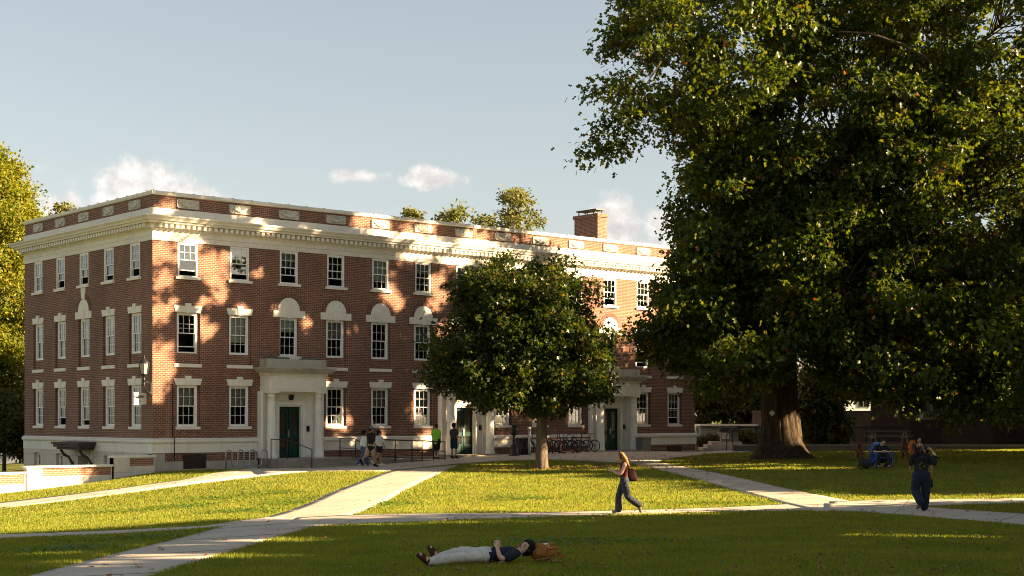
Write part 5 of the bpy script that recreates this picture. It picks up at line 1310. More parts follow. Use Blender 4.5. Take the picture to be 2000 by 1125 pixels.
mb = MB(); mb.box(-.4, Lb + .4, -.5, 8.4, 7.2, 7.5); mb.build('roof', M['roofing'], r)
for q, (s0, s1, z0, z1) in enumerate(wins):
    mb = MB(lambda s, d, z: (s, -d, z))
    for e, f, g, h in ((s0, s0 + .08, z0, z1), (s1 - .08, s1, z0, z1), (s0 + .08, s1 - .08, z1 - .08, z1), (s0 + .08, s1 - .08, z0, z0 + .08)): mb.box(e, f, -.16, -.04, g, h)
    m_ = (s0 + s1) / 2 if q else s0 + .35; mb.box(m_ - .03, m_ + .03, -.15, -.05, z0 + .08, z1 - .08)
    f_ = mb.build('window', M['grey_paint'], r)
    mb = MB(lambda s, d, z: (s, -d, z)); mb.add([(s0 + .08, -.12, z0), (s1 - .08, -.12, z0), (s1 - .08, -.12, z1), (s0 + .08, -.12, z1)], [(0, 1, 2, 3)]); mb.build('pane', M['glass'], f_, recalc=False)
    mb = MB(lambda s, d, z: (s, -d, z)); mb.box(s0 if q else m_, s1, -.30, -.25, z0, z1); mb.build('blind', M['blind'], f_)
    mb = MB(lambda s, d, z: (s, -d, z)); 
    n = int((s1 - s0 + .5) / .14)
    for i in range(n): mb.box(s0 - .25 + i * .14, s0 - .25 + i * .14 + .11, .0, .05, -.1, z0 - .03)
    mb.build('siding_panel', M['shade_siding'], r) if 'shade_siding' in M else mb.build('siding_panel', M['bronze'], r)
# white houses glimpsed through the trees
def white_house(label, x0, x1, v, ztop, zr, wins):
    a = site(x0, v); b = site(x1, v); ln = (b - a).length; r = empty('white_house', a, YAW, label, 'house', 'white houses beyond the trees', kind='thing')
    mb = MB(); mb.box(0, ln, 0, 7, -1, ztop)
    z = -.9
    while z < ztop: mb.box(-.02, ln + .02, -.02, 0, z, z + .13); z += .16
    mb.build('wall', M['white'], r)
    mb = MB(); mb.add([(-.4, -.4, ztop), (ln + .4, -.4, ztop), (ln + .4, 3.5, zr), (-.4, 3.5, zr), (-.4, 7.4, ztop), (ln + .4, 7.4, ztop)], [(0, 1, 2, 3), (3, 2, 5, 4), (0, 3, 4), (1, 5, 2), (0, 4, 5, 1)]); mb.build('roof', M['roofing'], r)
    for (s, z, w_, h) in wins:
        mb = MB(); mb.box(s - .08, s + w_ + .08, -.06, -.03, z - .08, z); mb.box(s - .08, s + w_ + .08, -.06, -.03, z + h, z + h + .08); mb.box(s - .08, s, -.06, -.03, z, z + h); mb.box(s + w_, s + w_ + .08, -.06, -.03, z, z + h); mb.box(s + w_ / 2 - .03, s + w_ / 2 + .03, -.06, -.03, z, z + h)
        f_ = mb.build('window', M['grey_paint'], r); mb = MB(); mb.box(s, s + w_, -.045, -.025, z, z + h); mb.build('pane', M['door_glass'], f_)
white_house('white clapboard house glimpsed through leaves beyond the rubble wall', 1560, 1730, 150, 5.2, 7.5, [(1.2, 2.6, 1.0, 1.6), (3.6, 2.6, 1.0, 1.6), (6.0, 2.6, 1.0, 1.6)])
white_house('white clapboard house half hidden behind the yellow tree', -60, 60, 125, 3.4, 5.6, [(.9, .8, 1.0, 1.5), (3.2, .8, 1.0, 1.5)])

# ---- picnic tables
def picnic(label, x_, v, ln, rz, zoff=0, mat='wood_red'):
    p = site(x_, v); p.z += zoff; r = empty('picnic_table', p, YAW + rz, label, 'picnic table', 'wooden picnic tables', kind='thing')
    mb = MB()
    for k in range(5): mb.box(-ln / 2, ln / 2, -.37 + k * .15, -.37 + k * .15 + .138, .72, .76)
    mb.build('tabletop', M[mat], r)
    for s in (-1, 1):
        mb = MB()
        for k in range(2): a, c = sorted((s * (.56 + k * .15), s * (.56 + k * .15 + .138))); mb.box(-ln / 2, ln / 2, a, c, .42, .46)
        mb.build('bench', M[mat], r)
    for q in (-ln / 2 + .35, ln / 2 - .35):
        mb = MB(); mb.box(q - .02, q + .02, -.80, .80, .33, .42)
        for s in (-1, 1): mb.bar((q + .045, s * .62, -.05), (q + .045, s * .22, .72), .10, .045)
        mb.box(q - .02, q + .02, -.36, .36, .64, .72); mb.build('leg_frame', M[mat], r)
picnic('red brown picnic table directly behind the seated reader', 1722, 67, 2.7, R_(-3))
picnic('weathered picnic table standing on the terrace above the retaining wall', 1735, 90, 2.6, R_(2), .35, 'step')
# ---- fan backed lawn chairs
def lawn_chair(label, x_, v, rz, mat):
    p = site(x_, v); p.z += .05; r = empty('lawn_chair', p, rz, label, 'chair', 'slatted lawn chairs', kind='thing')   # sits facing -y
    mb = MB()
    for k in range(6): t = k / 5; y = -.28 + t * .52; z = .38 - t * .16; mb.obox((0, y, z), (.26, 0, 0), (0, .045, -.014), (0, .004, .011))
    mb.build('seat', M[mat], r)
    mb = MB()
    for k in range(7):
        q = (k - 3) * .085; h = .78 - .022 * (k - 3) ** 2
        b0 = Vector((q * .85, .22, .20)); b1 = Vector((q * 1.35, .22 + h * .42, .20 + h)); mb.bar(b0, b1, .075, .02, up=(0, 1, .4))
    mb.bar((-.3, .37, .58), (.3, .37, .58), .03, .07); mb.build('backrest', M[mat], r)
    for s in (-1, 1):
        mb = MB(); mb.add([(s * .25, -.36, .55), (s * .41, -.38, .55), (s * .40, .30, .55), (s * .30, .42, .55), (s * .25, -.36, .575), (s * .41, -.38, .575), (s * .40, .30, .575), (s * .30, .42, .575)], [(0, 1, 2, 3), (7, 6, 5, 4), (0, 4, 5, 1), (1, 5, 6, 2), (2, 6, 7, 3), (3, 7, 4, 0)]); mb.build('armrest', M[mat], r)
        mb = MB(); mb.box(s * .30 - .02, s * .30 + .02, -.34, -.24, 0, .55); mb.build('leg', M[mat], r)
        mb = MB(); mb.bar((s * .27, -.30, .36), (s * .27, .52, .03), .03, .11, up=(1, 0, 0)); mb.build('leg', M[mat], r)
        mb = MB(); mb.bar((s * .32, .30, .02), (s * .32, .30, .55), .03, .08); mb.build('leg', M[mat], r)
    return r
CH_V = 57.0
blue = lawn_chair('blue slatted lawn chair with the reader sitting in it', 1722, CH_V, YAW + R_(4), 'blue_plastic')
orange = lawn_chair('orange fan backed lawn chair mostly hidden behind the long haired walker', 1803, 58.5, YAW + R_(35), 'orange_plastic')
# ---- bags on the grass
def backpack(label, p, rz, mat, s=1.0, lie=0.0, trim=None):
    r = empty('backpack', p, 0, label, 'backpack', kind='thing'); r.rotation_euler = (0, 0, rz); r.scale = (s,) * 3
    A = Matrix.Rotation(lie, 3, 'X')
    def f(x, y, z): q = A @ Vector((x, y, z)); return (q.x, q.y, q.z + .12 * abs(math.sin(lie)))
    mb = MB(f); prof = [(0, .13, .09), (.05, .155, .12), (.2, .165, .13), (.33, .155, .12), (.43, .12, .09), (.475, .06, .04)]; vs = []
    n = 20
    for z, a, b in prof:
        for i in range(n):
            t = 2 * PI * i / n; c, sn = math.cos(t), math.sin(t); e = .62
            vs.append((a * abs(c) ** e * (1 if c > 0 else -1), b * abs(sn) ** e * (1 if sn > 0 else -1), z))
    mb.add(vs, [(k * n + i, k * n + (i + 1) % n, (k + 1) * n + (i + 1) % n, (k + 1) * n + i) for k in range(len(prof) - 1) for i in range(n)] + [tuple(range(n))[::-1], tuple((len(prof) - 1) * n + i for i in range(n))], True)
    mb.build('body', M[mat], r)
    mb = MB(f); mb.ell((0, -.12, .15), (.12, .06, .11), 14, 8); mb.build('pocket', M[mat], r)
    if trim:
        mb = MB(f); mb.ell((0, -.10, .36), (.13, .055, .10), 14, 8); mb.ell((.165, 0, .14), (.03, .08, .11), 10, 8); mb.ell((-.165, 0, .14), (.03, .08, .11), 10, 8); mb.build('pocket', M[mat], r)
        for q in (-.155, .155, 0):
            mb = MB(f); mb.tube([(q * .95, -.03 - .13 * (q == 0), .03), (q * 1.06, -.035 - .15 * (q == 0), .2), (q * 1.0, -.03 - .13 * (q == 0), .36), (q * .6, -.02 - .05 * (q == 0), .47)], .007, 5); mb.build('piping', M['sandal_piping'], r)
        mb = MB(f); mb.tube([(-.10, .10, .42), (-.20, .16, .50), (-.24, .12, .58), (-.14, .08, .62), (-.06, .08, .52)], [.016, .02, .02, .018, .014], 7); mb.tube([(.10, .10, .42), (.16, .15, .54), (.10, .14, .62), (.03, .10, .50)], .018, 7); mb.build('strap', M[mat], r)
    mb = MB(f); mb.tube([(-.04, .02, .46), (-.035, .0, .52), (.035, .0, .52), (.04, .02, .46)], .011, 6); mb.build('handle', M[mat], r)
    for q in (-.08, .08):
        mb = MB(f); mb.tube([(q, .10, .42), (q * 1.2, .19, .34), (q * 1.3, .20, .2), (q * 1.2, .13, .06)], [.02, .026, .024, .012], 7); mb.build('strap', M[mat], r)
    mb = MB(f); mb.tube([(-.15, -.09, .30), (-.08, -.13, .345), (0, -.14, .355), (.08, -.13, .345), (.15, -.09, .30)], .006, 5); mb.build('zip', M[trim or 'black_metal'], r)
    if trim:
        for q in (-.07, .02, .08): mb = MB(f); mb.obox((q, -.14, .25 + .5 * q), (.012, 0, 0), (0, .012, 0), (0, 0, .03)); mb.build('reflector', M[trim], r)
M['bag_orange'] = plain('ochre_canvas', (.30, .115, .018), .85, var=.3, scale=9)
M['sandal_piping'] = plain('dark_piping', (.07, .03, .012), .8)
M['bag_black'] = plain('black_canvas', (.012, .012, .013), .8, var=.3, scale=9)
p = site(1694, 56.4); p.z += .06; backpack('black backpack slumped on the grass beside the blue chair', p, YAW + .3, 'bag_black', 1.1, -1.2)
p = site(1829, 57.2); p.z += .06; backpack('black duffel like backpack on the grass beside the orange chair', p, YAW + 1.4, 'bag_black', 1.2, -1.25)
# ================================================================== PEOPLE
def cloth(name, col, var=.15, rough=.85): M[name] = plain(name, col, rough, var=var, scale=7, spec=.2); return M[name]
def skinmat(name, col):
    m, nt, out = newmat(name); tc = nt.nodes.new('ShaderNodeTexCoord').outputs['Object']
    r = ramp(nt, [(.3, tuple(c * .9 for c in col)), (.7, tuple(c * 1.08 for c in col))]); nt.links.new(noise(nt, 12, 4, .6, tc), r.inputs[0])
    b = N(nt, 'ShaderNodeBsdfPrincipled', Roughness=.5); L(nt, r, 0, b, 'Base Color'); b.inputs['Subsurface Weight'].default_value = .15; b.inputs['Subsurface Radius'].default_value = (.02, .008, .004)
    L(nt, b, 0, out, 0); M[name] = m; return m
skinmat('skin_light', (.52, .31, .22)); skinmat('skin_tan', (.38, .21, .13)); skinmat('skin_brown', (.24, .125, .075))
for n_, c_ in dict(white_cotton=(.66, .65, .63), black_cotton=(.014, .014, .016), navy_cotton=(.016, .02, .036), neon_green=(.28, .62, .06), maroon_knit=(.075, .010, .013), charcoal_denim=(.038, .042, .052), blue_denim=(.065, .10, .17),
                   dark_denim=(.017, .023, .042), khaki=(.36, .27, .16), pale_trouser=(.50, .49, .44), maroon_leather=(.024, .006, .007), hair_dark=(.012, .009, .008), hair_brown=(.06, .03, .016), hair_blond=(.27, .135, .048),
                   grey_cap=(.10, .105, .12), sandal_brown=(.06, .03, .018), grey_shoe=(.16, .14, .13), black_shoe=(.012, .012, .012), white_shoe=(.6, .6, .58), olive_print=(.10, .095, .02), bottle_blue=(.20, .42, .50), plastic_black=(.012, .012, .014),
                   eye_dark=(.012, .01, .01), lip=(.28, .11, .09), grey_tee=(.05, .042, .045), white_sock=(.62, .62, .60), tan_shoe=(.16, .09, .05)).items(): cloth(n_, c_)
V3 = Vector
def limb(mb, pts, rad, n=14, flat=None, side=None):
    """tapered rounded limb through pts; flat squeezes the section at right angles to side"""
    pts = [V3(p) for p in pts]; rad = list(rad)
    # denser path, rounded ends
    P_ = []; Rr = []
    for a, b, ra, rb in zip(pts, pts[1:], rad, rad[1:]):
        for k in range(4): t = k / 4; P_.append(a.lerp(b, t)); Rr.append(ra + (rb - ra) * t)
    P_.append(pts[-1]); Rr.append(rad[-1])
    for _ in range(2):
        Q = [P_[0]] + [(P_[i - 1] + P_[i] * 2 + P_[i + 1]) / 4 for i in range(1, len(P_) - 1)] + [P_[-1]]; P_ = Q
    d0 = (P_[0] - P_[1]).normalized(); d1 = (P_[-1] - P_[-2]).normalized()
    hd = [P_[0] + d0 * Rr[0] * c for c in (.98, .85, .5)]; hr = [Rr[0] * c for c in (.12, .52, .86)]
    tl = [P_[-1] + d1 * Rr[-1] * c for c in (.5, .85, .98)]; trr = [Rr[-1] * c for c in (.86, .52, .12)]
    P_ = hd + P_ + tl; Rr = hr + Rr + trr
    st = len(mb.v); mb.tube(P_, Rr, n)
    if flat is not None:
        s = V3(side).normalized()
        for k in range(len(P_)):
            t = (P_[min(k + 1, len(P_) - 1)] - P_[max(0, k - 1)]).normalized(); q = t.cross(s)
            if q.length < 1e-4: continue
            q.normalize()
            for i in range(n):
                j = st + k * n + i; v = V3(mb.v[j]); o = (v - P_[k]).dot(q); mb.v[j] = tuple(v - q * o * (1 - flat))
def crease(o, amp, freq):
    """real folds: the cloth surface pushed in and out across its length"""
    me = o.data; n = len(me.vertices); co_ = np.empty(n * 3, np.float32); me.vertices.foreach_get('co', co_); co_ = co_.reshape(-1, 3)
    nr = np.empty(n * 3, np.float32); me.vertex_normals.foreach_get('vector', nr); nr = nr.reshape(-1, 3)
    g = np.random.default_rng(n); w_ = np.zeros(n)
    for k in range(6):
        d = g.normal(0, 1, 3); d /= np.linalg.norm(d); f = freq * (.5 + 1.0 * g.random()); w_ += np.abs(np.sin(co_ @ d * f + g.random() * 6 + 1.5 * np.sin(co_ @ g.normal(0, 1, 3) * 7))) - .6
    co_ = co_ + nr * (amp * w_ / 2.2)[:, None]
    me.vertices.foreach_set('co', co_.astype(np.float32).ravel()); me.update()
def melt(mb, name, mat, parent, voxel=.010, smooth=2):
    """fuse the overlapping shapes of one builder into a single skin"""
    me = bpy.data.meshes.new(name); me.from_pydata([tuple(p) for p in mb.v], [], mb.f)
    bm = bmesh.new(); bm.from_mesh(me); bmesh.ops.recalc_face_normals(bm, faces=bm.faces); bm.to_mesh(me); bm.free()
    o = bpy.data.objects.new(name, me); COL.objects.link(o)
    r = o.modifiers.new('r', 'REMESH'); r.mode = 'VOXEL'; r.voxel_size = voxel; r.use_smooth_shade = True
    s = o.modifiers.new('s', 'SMOOTH'); s.iterations = smooth; s.factor = .5
    dg = bpy.context.evaluated_depsgraph_get(); ev = o.evaluated_get(dg); m2 = bpy.data.meshes.new_from_object(ev)
    o.modifiers.clear(); o.data = m2; bpy.data.meshes.remove(me); m2.name = name
    m2.materials.clear(); m2.materials.append(mat); m2.polygons.foreach_set('use_smooth', np.ones(len(m2.polygons), bool))
    o.parent = parent
    return o
def basis(f, u):
    f = V3(f).normalized(); u = V3(u); u = (u - f * u.dot(f)).normalized(); s = u.cross(f)     # s: the figure's left
    return Matrix((s, f, u)).transposed()
def hand(mb, wr, d, nrm, left, curl=.5, s=1.0):
    """palm, four unequal curled fingers and a thumb at the side of the palm; nrm points out of the palm"""
    d = V3(d).normalized(); nrm = V3(nrm); nrm = (nrm - d * nrm.dot(d)).normalized(); sd = d.cross(nrm) * (1 if left else -1)   # towards the thumb
    limb(mb, [wr, wr + d * .045 * s, wr + d * .085 * s], [.026 * s, .037 * s, .036 * s], 10, .5, sd)
    for k, (off, ln) in enumerate(((.027, .072), (.009, .082), (-.009, .076), (-.026, .060))):
        b = wr + d * .085 * s + sd * off * s; c1 = curl * (.8 + .12 * k)
        d1 = (d * math.cos(c1 * .7) + nrm * math.sin(c1 * .7)); d2 = (d * math.cos(c1 * 1.7) + nrm * math.sin(c1 * 1.7)); d3 = (d * math.cos(c1 * 2.5) + nrm * math.sin(c1 * 2.5))
        p1 = b + d1 * ln * .48 * s; p2 = p1 + d2 * ln * .32 * s; p3 = p2 + d3 * ln * .24 * s
        limb(mb, [b - d * .012, p1, p2, p3], [.0095 * s, .009 * s, .0085 * s, .0075 * s], 8)
    tb = wr + d * .025 * s + sd * .022 * s; t1 = tb + (sd * .75 + d * .6 + nrm * .25).normalized() * .042 * s; t2 = t1 + (d * .85 + sd * .25 + nrm * .45).normalized() * .035 * s
    limb(mb, [tb, t1, t2], [.014 * s, .0115 * s, .009 * s], 8)

def figure(label, loc, J, face, up=None, skin='skin_light', top=None, bottom=None, shoes=None, hair=None, voxel=.011, hands=None, rz=None, fat=1.0, sock=None, facebits=False, female=False):
    """J: joint positions in the figure's own frame; clothing is kept as child meshes over one continuous body"""
    root = empty('person', loc, YAW if rz is None else rz, label, 'person', kind='thing')
    J = {k: V3(v) for k, v in J.items()}
    side = (J['shL'] - J['shR']).normalized()
    hips = (J['hipL'] + J['hipR']) / 2; shm = (J['shL'] + J['shR']) / 2; spine = (shm - hips)
    neck = J['neck']; head = J['head']; hu = V3(up) if up else (head - neck).normalized(); B = basis(face, hu)
    hs_ = (J['hipL'] - J['hipR']).normalized()
    sw = (J['shL'] - J['shR']).length / 2; hw = .155 * fat
    def trunk(mb, g, lo=-.05, hi=1.0):
        pts = [hips + spine * t for t in (lo, .12, .38, .66, .88, 1.0) if t <= hi + .001]; n = len(pts)
        wa = [hw + g, hw + .006 + g, (.128 if female else .142) * fat + g, .158 * fat + g, sw * .92 + g, sw * .62 + g][:n]
        limb(mb, pts, wa, 18, .66, side)
    body = MB()
    trunk(body, 0)
    limb(body, [shm + spine * .01, neck, neck.lerp(head, .5)], [.066, .056, .054], 12)
    for s in 'LR':
        limb(body, [shm.lerp(J['sh' + s], .45), J['sh' + s], J['el' + s], J['wr' + s]], [.06, .056, .041, .028], 12)
        limb(body, [J['hip' + s], J['kn' + s], J['an' + s]], [.088 * fat, .057, .040], 14)
        limb(body, [J['an' + s] + (J['an' + s] - J['to' + s]) * .25, J['an' + s].lerp(J['to' + s], .5), J['to' + s]], [.038, .040, .030], 10)
        hd = (hands or {}).get(s, {})
        d = V3(hd['d']) if 'd' in hd else (J['wr' + s] - J['el' + s]); nn_ = V3(hd['n']) if 'n' in hd else (-(side if s == 'L' else -side))
        hand(body, J['wr' + s], d, nn_, s == 'L', hd.get('curl', .45))
    # head with brow, nose, cheeks, chin and ears
    body.ell(head, (.076, .096, .112), 20, 14, B)
    body.ell(head + B @ V3((0, .035, -.058)), (.056, .058, .058), 14, 10, B); body.ell(head + B @ V3((0, .075, -.088)), (.024, .024, .020), 10, 8, B)
    body.ell(head + B @ V3((0, .098, -.022)), (.013, .022, .026), 10, 8, B); body.ell(head + B @ V3((0, .084, .024)), (.05, .018, .013), 12, 8, B)
    for s in (-1, 1): body.ell(head + B @ V3((s * .078, -.005, -.012)), (.012, .022, .033), 8, 8, B)
    bo = melt(body, 'body', M[skin], root, voxel)
    if facebits:
        for s in (-1, 1):
            m_ = MB(); m_.ell(head + B @ V3((s * .031, .088, .002)), (.013, .008, .006), 10, 6, B); m_.build('eye', M['eye_dark'], root)
            m_ = MB(); m_.tube([head + B @ V3((s * x_, .099 - .12 * abs(x_ - .02), .030)) for x_ in (.014, .03, .05)], [.004, .005, .003], 6); m_.build('eyebrow', M['hair_dark'], root)
        m_ = MB(); m_.tube([head + B @ V3((x_, .092 - 3.5 * x_ * x_, -.054)) for x_ in (-.026, -.012, 0, .012, .026)], [.003, .006, .006, .006, .003], 6); m_.build('mouth', M['lip'], root)
    if top:
        mb = MB(); g = top.get('g', .016)
        if top.get('crop'): trunk_lo = top['crop']; trunk(mb, g, trunk_lo, .88)
        else: trunk(mb, g, top.get('lo', -.02))
        limb(mb, [hips + spine * top.get('lo', .04 if not top.get('crop') else top['crop']), hips + spine * .5], [(hw + .018 + g * top.get('loose', .6)) * (.92 if top.get('crop') else 1), .15 * fat + g], 16, .72, side)
        if top.get('sleeve', .55) > 0:
            limb(mb, [shm + spine * -.02, shm.lerp(neck, .35)], [sw * .7, .07], 14, .7, side)
            for s in 'LR':
                t = top.get('sleeve', .55); e = J['sh' + s].lerp(J['el' + s], min(1, t)); pts = [shm.lerp(J['sh' + s], .5), J['sh' + s] - spine.normalized() * .01, e]; rd = [.085, .076, .064]
                if t > 1: e2 = J['el' + s].lerp(J['wr' + s], t - 1); pts.append(e2); rd = [.08, .074, .056, .044]
                limb(mb, pts, rd, 14)
        else:
            for s in 'LR': limb(mb, [shm.lerp(J['sh' + s], .55) - spine * .16, shm.lerp(J['sh' + s], .6) + spine * .045], [.05, .02], 10)
        crease(melt(mb, top['name'], M[top['mat']], root, .011, 3), .004, 26)
    if bottom:
        mb = MB(); k = bottom.get('len', 1.0); w0, w1, w2 = bottom.get('w', (.112, .082, .072))
        limb(mb, [hips + spine * -.04, hips + spine * bottom.get('waist', .16)], [hw + .022 + bottom.get('pel', 0), hw + .010 + bottom.get('pel', 0) * .5], 18, .8, hs_)
        for s in 'LR':
            if k >= 1: limb(mb, [J['hip' + s] + spine * .02, J['kn' + s], J['kn' + s].lerp(J['an' + s], min(1, k - .04 if k < 1.05 else 1.0))], [w0, w1, w2], 16)
            else: limb(mb, [J['hip' + s] + spine * .02, J['hip' + s].lerp(J['kn' + s], k)], [w0, w1], 16)
        crease(melt(mb, bottom['name'], M[bottom['mat']], root, .011, 3), bottom.get('fold', .0065), 30)
    if sock:
        for s in 'LR': mb = MB(); limb(mb, [J['an' + s].lerp(J['kn' + s], .30), J['an' + s].lerp(J['kn' + s], .02)], [.050, .046], 12); melt(mb, 'sock', M[sock], root, .010, 1)
    if shoes:
        for s in 'LR':
            mb = MB(); a, t = J['an' + s], J['to' + s]; f_ = (t - a); fh = f_.normalized(); h_ = a - fh * .055
            if shoes.get('sandal'):
                nu = V3(shoes['sole_up']) if 'sole_up' in shoes else V3((0, 0, 1))
                limb(mb, [h_ - nu * .035, a.lerp(t, .5) - nu * .035, t + fh * .02 - nu * .02], [.030, .036, .034], 10)
                limb(mb, [a.lerp(t, .55) - nu * .02, a.lerp(t, .75) + nu * .012], [.046, .044], 10)
                limb(mb, [a - fh * .01 + nu * .0, a + fh * .03], [.047, .046], 10)
            else:
                lo = V3((0, 0, -.012)); limb(mb, [h_ + lo, a.lerp(t, .45) + lo, t + lo], [.046, .048, .040], 12); limb(mb, [a + lo, a.lerp(J['kn' + s], .10)], [.048, .046], 10)
            melt(mb, 'sandal' if shoes.get('sandal') else 'shoe', M[shoes['mat']], root, .009, 2)
    if hair:
        mb = MB(); k = hair['kind']; c = head + B @ V3((0, -.018, .022))
        mb.ell(c, (.088, .100, .104), 18, 12, B); mb.ell(head + B @ V3((0, -.05, -.02)), (.082, .07, .085), 16, 10, B)
        if k == 'curly':
            for i in range(60):
                q = V3((random.gauss(0, 1), random.gauss(0, 1) - .3, random.gauss(0, 1) + .5)).normalized()
                if q.y > .55 and q.z < .45: continue
                mb.ell(head + B @ V3((q.x * .092, q.y * .100 - .018, q.z * .108 + .018)), (.032, .032, .032), 8, 6)
        if k == 'bun': mb.ell(head + B @ V3((0, -.085, .085)), (.042, .042, .042), 12, 8)
        if k == 'long':
            ln = hair.get('len', .28); dn = V3(hair.get('dir', (0, 0, -1)))
            for q in (-.055, 0, .055): limb(mb, [head + B @ V3((q, -.055, .03)), head + B @ V3((q * 1.3, -.075, -.09)), head + B @ V3((q * 1.25, -.085, -.10)) + dn * ln], [.058, .060, .030], 12)
            for s in (-1, 1): limb(mb, [head + B @ V3((s * .07, .02, .05)), head + B @ V3((s * .088, -.01, -.06)), head + B @ V3((s * .085, -.04, -.09)) + dn * ln * .8], [.030, .032, .018], 10)
        h_o = melt(mb, 'hair', M[hair['mat']], root, .010, 1)
        # carve the face clear of hair: pull back anything in front of the brow
        for v in h_o.data.vertices:
            q = B.transposed() @ (v.co - head)
            lim = .052 if q.z < .058 else .10
            if q.y > lim and abs(q.x) < .085 and q.z < .06 + .3 * max(0, .09 - q.y): v.co = head + B @ V3((q.x * .82, lim - .01 - .12 * (q.y - lim), q.z))
        if k == 'cap':
            mb = MB(); mb.ell(head + B @ V3((0, -.012, .042)), (.096, .108, .090), 18, 10, B); mb.obox(head + B @ V3((0, .125, .045)), B @ V3((.062, 0, 0)), B @ V3((0, .055, -.015)), B @ V3((0, .001, .005))); mb.build('cap', M['grey_cap'], root, recalc=True)
    return root

def pose(H, th, lL=0.0, lR=0.0, kL=0.05, kR=0.05, aL=0.0, aR=0.0, eL=.2, eR=.2, tilt=0.0, spread=.09, asp=.10):
    """walking or standing joints: leg and arm swings in radians, heading th in the figure frame (0 = +x, to the right)"""
    f = V3((math.cos(th), math.sin(th), 0)); l = V3((-math.sin(th), math.cos(th), 0)); u = V3((0, 0, 1)); s = H / 1.75
    hip0 = .91 * s; J = {}
    low = 0
    for k, sw, kb, sg in (('L', lL, kL, 1), ('R', lR, kR, -1)):
        hp = l * sg * spread * s + u * hip0; kn = hp + (f * math.sin(sw) - u * math.cos(sw)) * .43 * s; a2 = sw - kb; an = kn + (f * math.sin(a2) - u * math.cos(a2)) * .42 * s
        pitch = min(0, a2 * .9); to = an + (f * math.cos(pitch) + u * math.sin(pitch)) * .17 * s - u * .035 * s
        J['hip' + k], J['kn' + k], J['an' + k], J['to' + k] = hp, kn, an, to
    low = min(min(J['an' + k].z - .065, J['to' + k].z - .035) for k in 'LR')
    lean = f * math.sin(tilt) + u * math.cos(tilt); top = u * hip0 + lean * .50 * s
    for k, sw, eb, sg in (('L', aL, eL, 1), ('R', aR, eR, -1)):
        sh = top + l * sg * .175 * s - lean * .03 * s; el = sh + (f * math.sin(sw) - u * math.cos(sw) + l * sg * asp).normalized() * .28 * s; a2 = sw + eb; wr = el + (f * math.sin(a2) - u * math.cos(a2) + l * sg * .02).normalized() * .25 * s
        J['sh' + k], J['el' + k], J['wr' + k] = sh, el, wr
    J['neck'] = top + lean * .055 * s; J['head'] = top + lean * .20 * s
    return {k: v - u * low for k, v in J.items()}, f, l
def stand_at(px_, v, lift=.06): p = site(px_, v); p.z += lift; return p

# 1. the man lying on the lawn with his head on an ochre rucksack
lu, lv = lot(960, 1104)
def lp(x, z, y=0.0): return V3((x, .42 * (x + .1) + y, z))
base = W(lu, lv, float(gz(lu, lv)) + .05)
sx = float(gz(lu + .6, lv + .27) - gz(lu - .6, lv - .27)) / 1.2
def lq(x, z, y=0.0): p = lp(x, z, y); p.z += sx * x; return p
J = dict(hipL=lq(-.10, .10, -.09), hipR=lq(-.10, .10, .09), knL=lq(-.50, .095, -.14), knR=lq(-.46, .165, .12), anL=lq(-.87, .055, -.18), anR=lq(-.78, .06, .17), toL=lq(-1.00, .16, -.22), toR=lq(-.88, .22, .19),
         shL=lq(.31, .10, -.17), shR=lq(.31, .11, .17), elL=lq(.13, .045, -.27), elR=lq(.12, .09, .25), wrL=lq(.085, .20, -.15), wrR=lq(.11, .21, .01), neck=lq(.40, .125), head=lq(.505, .175, -.01))
figure('man lying on the lawn in navy tee and pale trousers, head on an ochre rucksack', base, J, (-.45, -.62, .55), up=(.75, .30, .45), skin='skin_light', top=dict(name='shirt', mat='navy_cotton', sleeve=.62), bottom=dict(name='trousers', mat='pale_trouser', len=1.0, w=(.090, .074, .064), fold=.009),
       shoes=dict(mat='sandal_brown', sandal=True, sole_up=(.45, 0, .85)), hair=dict(kind='curly', mat='hair_dark'), voxel=.008, facebits=True, fat=.88,
       hands=dict(L=dict(d=(.10, .30, .9), n=(.3, .9, -.2), curl=1.0), R=dict(d=(-.25, -.35, .85), n=(-.3, -.8, -.2), curl=1.0)))
bp = lq(.585, .0, .02); bpk = backpack('ochre canvas rucksack lying under the head of the man on the lawn', base + Matrix.Rotation(YAW, 3, 'Z') @ V3((bp.x, bp.y, bp.z + .0)), YAW + R_(-75), 'bag_orange', .78, -1.42, 'white')

# 2. the young woman walking left, looking at her phone
J = dict(hipL=(.0, -.085, .86), hipR=(.01, .085, .86), knL=(.05, -.10, .44), knR=(-.15, .09, .46), anL=(.37, -.10, .22), anR=(-.15, .09, .085), toL=(.41, -.10, .065), toR=(-.29, .09, .04),
         shL=(.0, -.165, 1.275), shR=(-.02, .165, 1.275), elL=(-.12, -.19, 1.00), elR=(-.16, .17, 1.02), wrL=(-.31, -.06, 1.12), wrR=(-.32, .06, 1.12), neck=(-.035, 0, 1.335), head=(-.095, 0, 1.475))
g_at = stand_at(1220, 39.0, .035)
girl = figure('young woman in maroon top and dark jeans walking left, looking down at her phone', g_at, J, (-.88, 0, -.42), up=(-.35, 0, .9), skin='skin_light', top=dict(name='tank_top', mat='maroon_knit', sleeve=0, crop=.30, g=.012), bottom=dict(name='jeans', mat='charcoal_denim', len=1.0, w=(.112, .092, .092), waist=.13),
       shoes=dict(mat='grey_shoe'), hair=dict(kind='long', mat='hair_blond', len=.26, dir=(.35, 0, -.9)), voxel=.009, facebits=True, female=True, fat=.92,
       hands=dict(L=dict(d=(-.9, .15, .1), n=(0, .6, .7), curl=.5), R=dict(d=(-.9, -.15, .1), n=(0, -.6, .7), curl=.6)))
ph = empty('mobile_phone', g_at + Matrix.Rotation(YAW, 3, 'Z') @ V3((-.425, 0, 1.165)), YAW, 'black phone held out in both hands by the walking young woman', 'phone', kind='thing')
